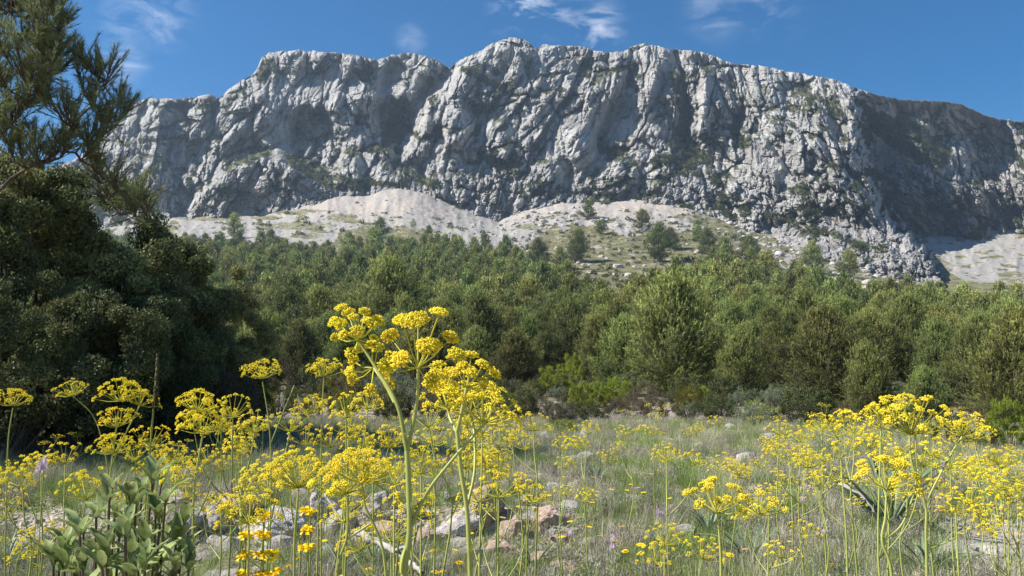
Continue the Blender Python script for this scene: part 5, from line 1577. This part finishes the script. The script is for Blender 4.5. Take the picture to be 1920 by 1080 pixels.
# ------------------------------------------------------------ leafy grey-green bush at the lower left
def sage_bush():
    g_ = np.random.default_rng(44)
    Y0 = 1.62
    c = at(225, 1250, Y0); base = Vector((c.x, Y0, gz(c.x, Y0)))
    root = link('sage_bush', None, None, base)
    tag(root, 'leafy grey green bush with felted oval leaves on dark stems at the lower left corner', 'shrub')
    b = np.array(base)
    stems = [(205, 915, 1.55), (150, 985, 1.5), (120, 1010, 1.6), (255, 930, 1.65), (285, 885, 1.75), (300, 960, 1.7), (235, 985, 1.42), (180, 950, 1.62), (330, 1000, 1.66), (270, 1010, 1.48),
             (200, 1030, 1.42), (155, 1050, 1.5), (330, 1050, 1.6), (250, 1060, 1.4), (290, 870, 1.9), (345, 960, 1.8), (215, 950, 1.75), (100, 1040, 1.6), (310, 920, 1.62)]
    stems = [(a, b_ + 22, c_) for (a, b_, c_) in stems]
    stems = stems + [(a + g_.normal(0, 26), min(1070, b_ + abs(g_.normal(0, 40)) + 10), c_ + g_.normal(0, .08)) for (a, b_, c_) in stems]
    st = MB()
    for k, (px, py, Y) in enumerate(stems):
        e = np.array(at(px, py, Y)) - b
        s0 = np.array([g_.normal(0, .03), g_.normal(0, .03), 0])
        mid = s0 * .45 + e * .55 + np.array([(e[0] - s0[0]) * .25, 0, -.06])
        P = smooth_path([s0, mid, e], 14)
        st.tube(P, np.linspace(.0055, .0025, len(P)), 6)
        lf = MB()
        T = unit(np.gradient(P, axis=0))
        n_p = 10
        for j in range(n_p):
            t = .22 + .78 * (j / (n_p - 1))
            i = min(len(P) - 1, int(t * (len(P) - 1)))
            ax = unit(T[i] + np.array([0, 0, .5]))
            a0 = k * 1.1 + j * math.pi / 2 + g_.normal(0, .2)
            side = unit(np.cross(ax, [.3, .8, .1])); sd2 = np.cross(ax, side)
            pairs = 2 if j < n_p - 1 else 4
            for m in range(pairs):
                aa = a0 + m * (math.pi if pairs == 2 else math.pi / 2)
                d = side * math.cos(aa) + sd2 * math.sin(aa)
                open_ = (1.15 - .75 * t) + g_.normal(0, .22)
                up = unit(ax * math.cos(open_) + d * math.sin(open_))
                L = (.072 - .014 * (j == n_p - 1)) * (.8 + .45 * g_.random())
                dn = unit(d * .7 - np.array([0, 0, .5]) * (1 - t))
                dn = unit(dn - up * (dn @ up))
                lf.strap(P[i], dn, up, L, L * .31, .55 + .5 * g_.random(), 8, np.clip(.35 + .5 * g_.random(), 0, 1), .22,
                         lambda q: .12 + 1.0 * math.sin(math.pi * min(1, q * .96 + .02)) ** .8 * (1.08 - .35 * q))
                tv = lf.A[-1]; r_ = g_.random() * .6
                lf.A[-1] = np.tile([r_ + .4, r_ - .05, r_ + .4], len(tv) // 3) + g_.normal(0, .08, len(tv))  # rim light painted into the tint: leaf edges paler than the midrib
                lf.V[-1] = lf.V[-1] + g_.normal(0, .0009, lf.V[-1].shape)
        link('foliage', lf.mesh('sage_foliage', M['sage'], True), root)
    link('stems', st.mesh('sage_stems', M['sagestem'], True), root)
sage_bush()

# ------------------------------------------------------------ yellow hooded flower spikes
def hood_spike(px, ytop, Y, n, seed, label):
    g_ = np.random.default_rng(seed)
    c = at(px, 1250, Y); base = Vector((c.x, Y, gz(c.x, Y)))
    top = at(px, ytop, Y)
    H = top.z - base.z
    root = link('hooded_flower_spike', None, None, base)
    tag(root, label, 'flower', 'yellow hooded flower spikes')
    st = MB(); st.tube(smooth_path([(0, 0, -.02), (.01, 0, H * .5), (0, 0, H)], 10), np.linspace(.003, .002, 11)[:len(smooth_path([(0, 0, -.02), (.01, 0, H * .5), (0, 0, H)], 10))], 6, .35)
    stem = link('stem', st.mesh('spike_stem', M['fstem'], True), root)
    for j in range(n):
        z = H - .004 - j * .040
        fl = MB(); lf = MB()
        m = 8
        for k in range(m):
            a_ = k * 6.283 / m + g_.normal(0, .15)
            d = np.array([math.cos(a_), math.sin(a_), 0]) * (.8 + .4 * g_.random())
            z = H - .004 - j * .040 + g_.normal(0, .003)
            # hood and lip of each flower
            fl.strap(np.array([0, 0, z]) + d * .006, -d * .0 + d, np.array([d[0] * .35, d[1] * .35, .93]), .014, .008, 2.3, 6, .6 + .4 * g_.random(), .35, lambda t: .45 + .9 * math.sin(math.pi * min(1, t * .9 + .08)))
            fl.strap(np.array([0, 0, z + .003]) + d * .010, np.array([0, 0, -1.]), unit(np.array([d[0], d[1], -.3])), .008, .008, 1.1, 4, .7 + .3 * g_.random(), .1, lambda t: .4 + .8 * t)
        for k in range(4):
            a_ = k * 1.57 + j * .8
            d = np.array([math.cos(a_), math.sin(a_), 0])
            lf.strap(np.array([0, 0, z - .006]), np.array([d[0] * .3, d[1] * .3, -1.]), unit(np.array([d[0], d[1], .45])), .022, .008, .9, 5, .5, .2)
        w = link('flower_whorl', fl.mesh('whorl', M['daisy'], True), root)
        link('bract', lf.mesh('bracts', M['sage'], True), w)
hood_spike(485, 968, 1.75, 4, 61, 'yellow hooded flower spike with stacked whorls, right one of the pair at the lower left')
hood_spike(452, 1004, 1.75, 4, 62, 'shorter yellow hooded flower spike, left one of the pair at the lower left')
hood_spike(570, 958, 1.8, 3, 63, 'yellow hooded flower spike right of the pair, its whorls apart on a grey stem')
hood_spike(505, 1040, 1.7, 2, 64, 'low yellow hooded flower spike at the lower edge of the photo')

# ------------------------------------------------------------ strap-leaved clumps
def strap_clump(seed, n=34, L=.38):
    g_ = np.random.default_rng(seed)
    mb = MB()
    for k in range(n):
        a_ = g_.random() * 6.28
        d = np.array([math.cos(a_), math.sin(a_), 0]); up = unit(np.array([d[0] * .35, d[1] * .35, 1]) + g_.normal(0, .12, 3))
        mb.strap(d * .03 * g_.random(), unit(d - np.array([0, 0, .35])), up, L * (.6 + .55 * g_.random()), .018, .7 + .9 * g_.random(), 8, g_.random(), .3,
                 lambda t: (.8 + .3 * t) if t < .5 else .95 * (1 - (t - .5) / .5) ** .6 + .03)
    return mb.mesh('strap_leaves', M['strap'], True)
SC = [strap_clump(900), strap_clump(901, 22, .30), strap_clump(902, 16, .34)]
for (px, py, s, k, lb) in [(1668, 1005, 1.6, 0, 'largest clump of arching dark strap leaves, at the lower right'), (1330, 1010, .95, 1, 'clump of strap leaves left of the broad low right umbel'), (1410, 1072, 1.0, 2, 'clump of long strap leaves at the lower edge, right of centre'),
                        (1000, 1075, .8, 2, 'narrow clump of upright leaves near the tan stones'), (705, 1072, .85, 1, 'clump of curling leaves left of the thick stem foot'), (880, 1000, .6, 2, 'small leaf clump beside the big pale boulder'),
                        (1740, 1085, .9, 2, 'spreading leaf clump at the lower right edge'), (1120, 905, .7, 1, 'small leaf clump in the meadow middle'), (10, 1085, 1.0, 1, 'leaf clump in the lower left corner'), (640, 1080, .8, 2, 'leaf clump at the lower edge left of the curved stalk')]:
    p = ground_pt(px, py, 1.3)
    o = link('strap_leaf_plant', SC[k], None, (p.x, p.y, p.z - .01), (0, 0, g.random() * 6.28), s)
    tag(o, lb, 'plant', 'strap-leaved plants')

# ------------------------------------------------------------ yellow daisies and pink flowers
def daisy(seed, lod):
    g_ = np.random.default_rng(seed)
    hd = MB(); st = MB()
    H = .22
    n = 22 if lod == 0 else 9
    for ring in range(3 if lod == 0 else 1):
        for k in range(n):
            a_ = k * 6.283 / n + ring * .2 + g_.normal(0, .05)
            d = np.array([math.cos(a_), math.sin(a_), 0])
            L = (.0165 - .004 * ring) if lod == 0 else .017
            up = unit(np.array([d[0], d[1], .25 + .5 * ring]))
            hd.strap(np.array([0, 0, H + .001 * ring]), np.array([0, 0, -1.]), up, L, .0048 if lod == 0 else .011, .4, 2, .3 + .7 * g_.random(), .05, lambda t: .6 + .4 * t)
    hd.octas([[0, 0, H + .001]], .006, .1, .6)
    P = smooth_path([(.0, 0, -.02), (g_.normal(0, .012), g_.normal(0, .012), H * .5), (0, 0, H)], 6)
    st.tube(P, .0013, 4, .35)
    return hd, st
D0 = []; D1 = []
for i in range(4):
    a_, b_ = daisy(950 + i, 0)
    D0.append([('flower_head', a_.mesh('daisy_head', M['daisy'], True), []), ('stem', b_.mesh('daisy_stem', M['fstem'], True), [])])
for i in range(3):
    a_, b_ = daisy(960 + i, 1)
    me1 = a_.mesh('daisy_far', M['daisy'], True)
    D1.append([('flower_head', me1, []), ('stem', b_.mesh('daisy_far_stem', M['fstem'], True), [])])
def put_daisy(px, py, Y, lb, gp):
    u, v = uv(px, py); x = float(u * Y); zb = gz(x, Y); h = CAMZ + float(v) * Y - zb
    if h < .03:
        return
    sp = D0[int(g.integers(4))] if Y < 4.2 else D1[int(g.integers(3))]
    s = 1.0 + .4 * g.random()
    place('yellow_daisy', sp, (x, Y, zb), g.random() * 6.28, (s, s, max(.25, h / .22)), lb, 'flower', gp, (g.normal(0, .06), g.normal(.12, .06)))
DL = [(868, 1000), (832, 1002), (900, 997), (810, 1036), (838, 1030), (838, 1072), (855, 1058), (822, 1072), (870, 1055), (815, 1078), (930, 970), (1010, 953), (1078, 977), (1098, 987), (1060, 1006),
      (1148, 1013), (1180, 1030), (1165, 988), (1205, 1018), (1130, 1005), (1250, 1012), (1322, 1043), (1358, 1026), (1400, 1030), (1364, 1035), (1600, 1007), (1560, 1060), (1578, 1048), (1642, 1015), (1650, 993),
      (1715, 1074), (1797, 1000), (1898, 1000), (600, 1012), (612, 1013), (545, 1065), (575, 1020), (560, 1050), (690, 1068), (640, 1073), (760, 1058), (52, 1045), (58, 1028), (35, 1044), (70, 1065), (790, 1050),
      (1615, 940), (1685, 970), (1700, 975), (1440, 895), (1030, 942), (1120, 938), (1045, 905), (1082, 916), (1040, 922), (990, 922), (1013, 892), (1058, 893), (1020, 923), (1500, 870), (1515, 880), (1490, 905)]
for k, (px, py) in enumerate(DL):
    z_ = .10 + .12 * g.random()
    v = float(uv(px, py)[1])
    Y = (z_ - CAMZ - .08) / v
    Y = min(max(Y, 1.7), 9)
    near_ = 'near the lower edge' if py > 1035 else ('among the front stones' if py > 960 else 'in mid meadow')
    zone_ = 'left of the thick stem' if px < 760 else ('right of the thick stem' if px < 1100 else ('in the middle' if px < 1420 else 'at the right'))
    put_daisy(px, py, Y, 'bright yellow daisy on a thin stem %s, %s' % (near_, zone_), 'yellow daisies of the foreground')
for k in range(150):
    r_ = g.random()
    if r_ < .5: px = 1700 + 220 * g.random(); py = 870 + 90 * g.random()
    elif r_ < .85: px = 1200 + 620 * g.random(); py = 850 + 90 * g.random()
    else: px = 880 + 350 * g.random(); py = 880 + 70 * g.random()
    v = float(uv(px, py)[1]); Y = (-.85) / v
    put_daisy(px, py, Y, 'tiny yellow daisy far back in the meadow, %s' % ('at the right side' if px > 1560 else ('right of the middle' if px > 1230 else 'in the middle')), 'tiny yellow daisies in the meadow')
def pinkhead(seed):
    g_ = np.random.default_rng(seed)
    hd = MB(); st = MB(); H = .3
    n = 46
    q = unit(g_.normal(size=(n, 3))); q[:, 2] = np.abs(q[:, 2]) * .6
    hd.leaves(np.array([0, 0, H]) + q * .006, q, .006, .005, g_.random(n), g_)
    st.tube(smooth_path([(0, 0, -.02), (.01, 0, H * .5), (0, 0, H)], 6), .0013, 4, .35)
    return [('flower_head', hd.mesh('pink_head', M['pink']), []), ('stem', st.mesh('pink_stem', M['fstem'], True), [])]
PK = pinkhead(970)
for (px, py, Y, lb) in [(74, 884, 1.7, 'white pink scabious flower between the low fennels at the left'), (82, 878, 1.75, 'second pinkish flower head touching the left scabious'), (457, 855, 3.6, 'tiny white flower in the meadow at the left'),
                    (1235, 965, 2.4, 'lilac flower head left of the low right umbel'), (1240, 968, 2.4, 'lilac flower just right of its neighbour by the low right umbel'), (1070, 1004, 2.3, 'pink flower beside a daisy near the tan rocks'),
                    (1512, 915, 2.9, 'pink flower of the cluster in the right meadow, upper left'), (1522, 918, 2.9, 'pink flower of the cluster in the right meadow, upper right'), (1505, 940, 2.8, 'pink flower of the cluster in the right meadow, lowest'),
                    (1545, 1000, 2.6, 'violet pink flower beside the white stone'), (1533, 1003, 2.6, 'small violet flower left of its neighbour by the white stone'), (1770, 876, 2.6, 'pale lilac flower beside the right leaning fennel branch'),
                    (1150, 1015, 2.1, 'pale pink flower in the grass at the centre bottom'), (575, 958, 2.0, 'pink flower peeping behind the hooded flower spike'), (1148, 1030, 2.1, 'lower pale pink flower at the centre bottom')]:
    u, v = uv(px, py); x = float(u * Y); zb = gz(x, Y); h = CAMZ + float(v) * Y - zb
    place('pink_flower', PK, (x, Y, zb), g.random() * 6.28, (.75, .75, h / .3), lb, 'flower', 'pink flowers')

# grey seed spike standing against the dark trees
def seed_spike():
    Y = 2.3; top = at(296, 665, Y); x = top.x; zb = gz(x, Y); H = top.z - zb
    root = link('seed_spike', None, None, (x, Y, zb)); tag(root, 'tall brown seed spike against the dark trees right of the stacked umbels', 'plant')
    st = MB(); st.tube(smooth_path([(-.03, 0, -.02), (-.02, 0, H * .5), (0, 0, H)], 10), .0026, 5, .3)
    link('stem', st.mesh('seed_stem', M['fstem'], True), root)
    sd = MB(); n = 60
    z = H - .16 * np.random.default_rng(3).random(n)
    a_ = np.arange(n) * 2.4
    rr_ = .007 * (1 - (z - (H - .16)) / .2)
    sd.octas(np.stack([np.cos(a_) * rr_, np.sin(a_) * rr_, z], 1), .0042, .3, 1.5)
    link('seeds', sd.mesh('seeds', M['brownbush']), root)
seed_spike()

# dead branches
def dead_branch(pts, r0, r1, label):
    base = at(*pts[0]); b = np.array(base)
    mb = MB()
    P = smooth_path([np.array(at(*q)) - b for q in pts], 16)
    P += rng.normal(0, r0 * .25, P.shape)
    mb.tube(P, np.linspace(r0, r1, len(P)), 7)
    for k in (4, 7, 10):
        if k < len(P):
            d = rng.normal(0, 1, 3); d[2] = abs(d[2])
            mb.tube(np.stack([P[k], P[k] + unit(d) * r0 * 7, P[k] + unit(d) * r0 * 12 + rng.normal(0, r0, 3)]), [r1, r1 * .7, r1 * .4], 5)
    o = link('dead_branch', mb.mesh('dead_branch', M['deadwood'], True), None, base)
    tag(o, label, 'branch')
dead_branch([(672, 1000, 4.6), (720, 1022, 4.4), (762, 1050, 4.25), (790, 1072, 4.15)], .022, .012, 'bleached dead branch lying on the stones left of the thick stem')
dead_branch([(608, 925, 4.8), (628, 955, 4.7), (642, 985, 4.6), (655, 1010, 4.5)], .008, .005, 'thin bare stick leaning over the bank left of centre')
dead_branch([(1572, 908, 3.0), (1610, 925, 2.95), (1640, 960, 2.9), (1655, 1000, 2.9)], .005, .004, 'dark thin stalk arching over the largest strap leaves')

# ------------------------------------------------------------ grass, heath and herbs (uncountable)
def tuft(seed, n, L, w, spread, mat, seg=3, bend=.8, rad=.05):
    g_ = np.random.default_rng(seed)
    mb = MB()
    for k in range(n):
        a_ = g_.random() * 6.28; d = np.array([math.cos(a_), math.sin(a_), 0])
        up = unit(np.array([d[0], d[1], 0]) * spread * g_.random() + np.array([0, 0, 1]) + g_.normal(0, .08, 3))
        mb.strap(d * rad * g_.random() + np.array([0, 0, -.01]), unit(d - np.array([0, 0, .3])), up, L * (.5 + .7 * g_.random()), w, bend * g_.random(), seg, g_.random(), .25, lambda t: 1 - .92 * t)
    return mb.mesh('tuft', M[mat])
def heath(seed, n=40, L=.13, mat='heath'):
    g_ = np.random.default_rng(seed)
    mb = MB()
    for k in range(n):
        a_ = g_.random() * 6.28; d = np.array([math.cos(a_), math.sin(a_), 0])
        b0_ = d * .03 * g_.random()
        e = b0_ + d * L * .7 * g_.random() + np.array([0, 0, L * (.5 + .6 * g_.random())])
        m_ = b0_ * .5 + e * .5 - np.array([d[0], d[1], 0]) * -.02
        ti = g_.random()
        mb.tubes_simple([b0_, m_], [m_, e], [.0014, .001], [.001, .0007], ti)
        q = 7
        s = .35 + .65 * g_.random(q)
        P = b0_ * (1 - s[:, None]) + e * s[:, None]
        mb.blades(P, unit(np.array([0, 0, .8]) + g_.normal(0, .6, (q, 3))), .022, .004, np.clip(ti + g_.normal(0, .15, q), 0, 1), g_)
    return mb.mesh('heath', M[mat])
def herb(seed, mat='grass', n=60, r=.07, h=.06, leaf=.02):
    g_ = np.random.default_rng(seed)
    mb = MB()
    P = g_.normal(0, 1, (n, 3)) * np.array([r, r, h * .4]); P[:, 2] = np.abs(P[:, 2]) + .01
    mb.leaves(P, unit(g_.normal(0, 1, (n, 3)) + np.array([0, 0, .5])), leaf * (.6 + .8 * g_.random(n)), leaf * .4, g_.random(n), g_)
    return mb.mesh('herb', M[mat])
T_g = [tuft(1000 + i, 34, .17, .0032, .7, 'grass') for i in range(3)]
T_d = [tuft(1010 + i, 26, .22, .0024, .8, 'dry') for i in range(3)]
T_h = [heath(1020 + i) for i in range(3)]
T_b = [herb(1030), herb(1031, 'sage', 50, .06, .05, .018)]
def field(n, y0, y1, pw, half=1.0):
    n = int(n * 1.28)
    Y = y0 + (y1 - y0) * g.random(n) ** pw
    u = (g.random(n) * 2 - 1) * half
    return u * Y, Y, u
def scat_field(name, protos, n, y0, y1, pw, s0, s1, keepf, label, cat):
    x, Y, u = field(n, y0, y1, pw)
    px = 960 + FPX * u; py, = [pix(u, -CAMZ / Y)[1]]
    k = keepf(x, Y, px, py) & ~((px > 1745) & (px < 1960) & (py > 985) & (py < 1062) & (g.random(len(px)) < .85))
    z = ground_z(x, Y)
    m = k.sum()
    scatter(name, protos, np.stack([x, Y, z], 1)[k], s0 + (s1 - s0) * g.random(m), g.random(m) * 6.28, label, cat)
scat_field('green_grass', T_g, 17000, 1.6, 17, 1.25, .5, 1.15, lambda x, y, px, py: (fbm(x / .9, y / .9, 201, 3) > -.2) & ~((np.abs(y - 5.5) < .5) & (x < .5) & (g.random(len(x)) < .7)), 'green grass tufts covering the meadow floor', 'grass')
T_w = [tuft(1040 + i, 12, .20, .0085, .9, 'strap', 5, 1.5, .04) for i in range(3)]
scat_field('broad_grass', T_w, 900, 1.7, 11, 1.1, .5, 1.1, lambda x, y, px, py: (fbm(x / .7, y / .7, 211, 3) > .05), 'broad bladed green leaves scattered in the meadow', 'grass')
scat_field('dry_grass', T_d, 10500, 1.8, 17, 1.25, .5, 1.1, lambda x, y, px, py: (fbm(x / .8, y / .8, 203, 3) > .0), 'straw coloured dry grass in the meadow', 'grass')
scat_field('heath_tufts', T_h, 5200, 2.6, 18, 1.15, .45, 1.1, lambda x, y, px, py: (fbm(x / 1.3, y / 1.3, 205, 3) > -.05) & ~((np.abs(y - 5.5) < .5) & (x < .5) & (g.random(len(x)) < .7)), 'grey purple twiggy heath tufts in the meadow', 'ground cover')
scat_field('low_herbs', T_b, 8000, 2.0, 17, 1.2, .6, 1.5, lambda x, y, px, py: (fbm(x / 1.1, y / 1.1, 207, 3) > -.1), 'low green herbs between stones and grass', 'ground cover')
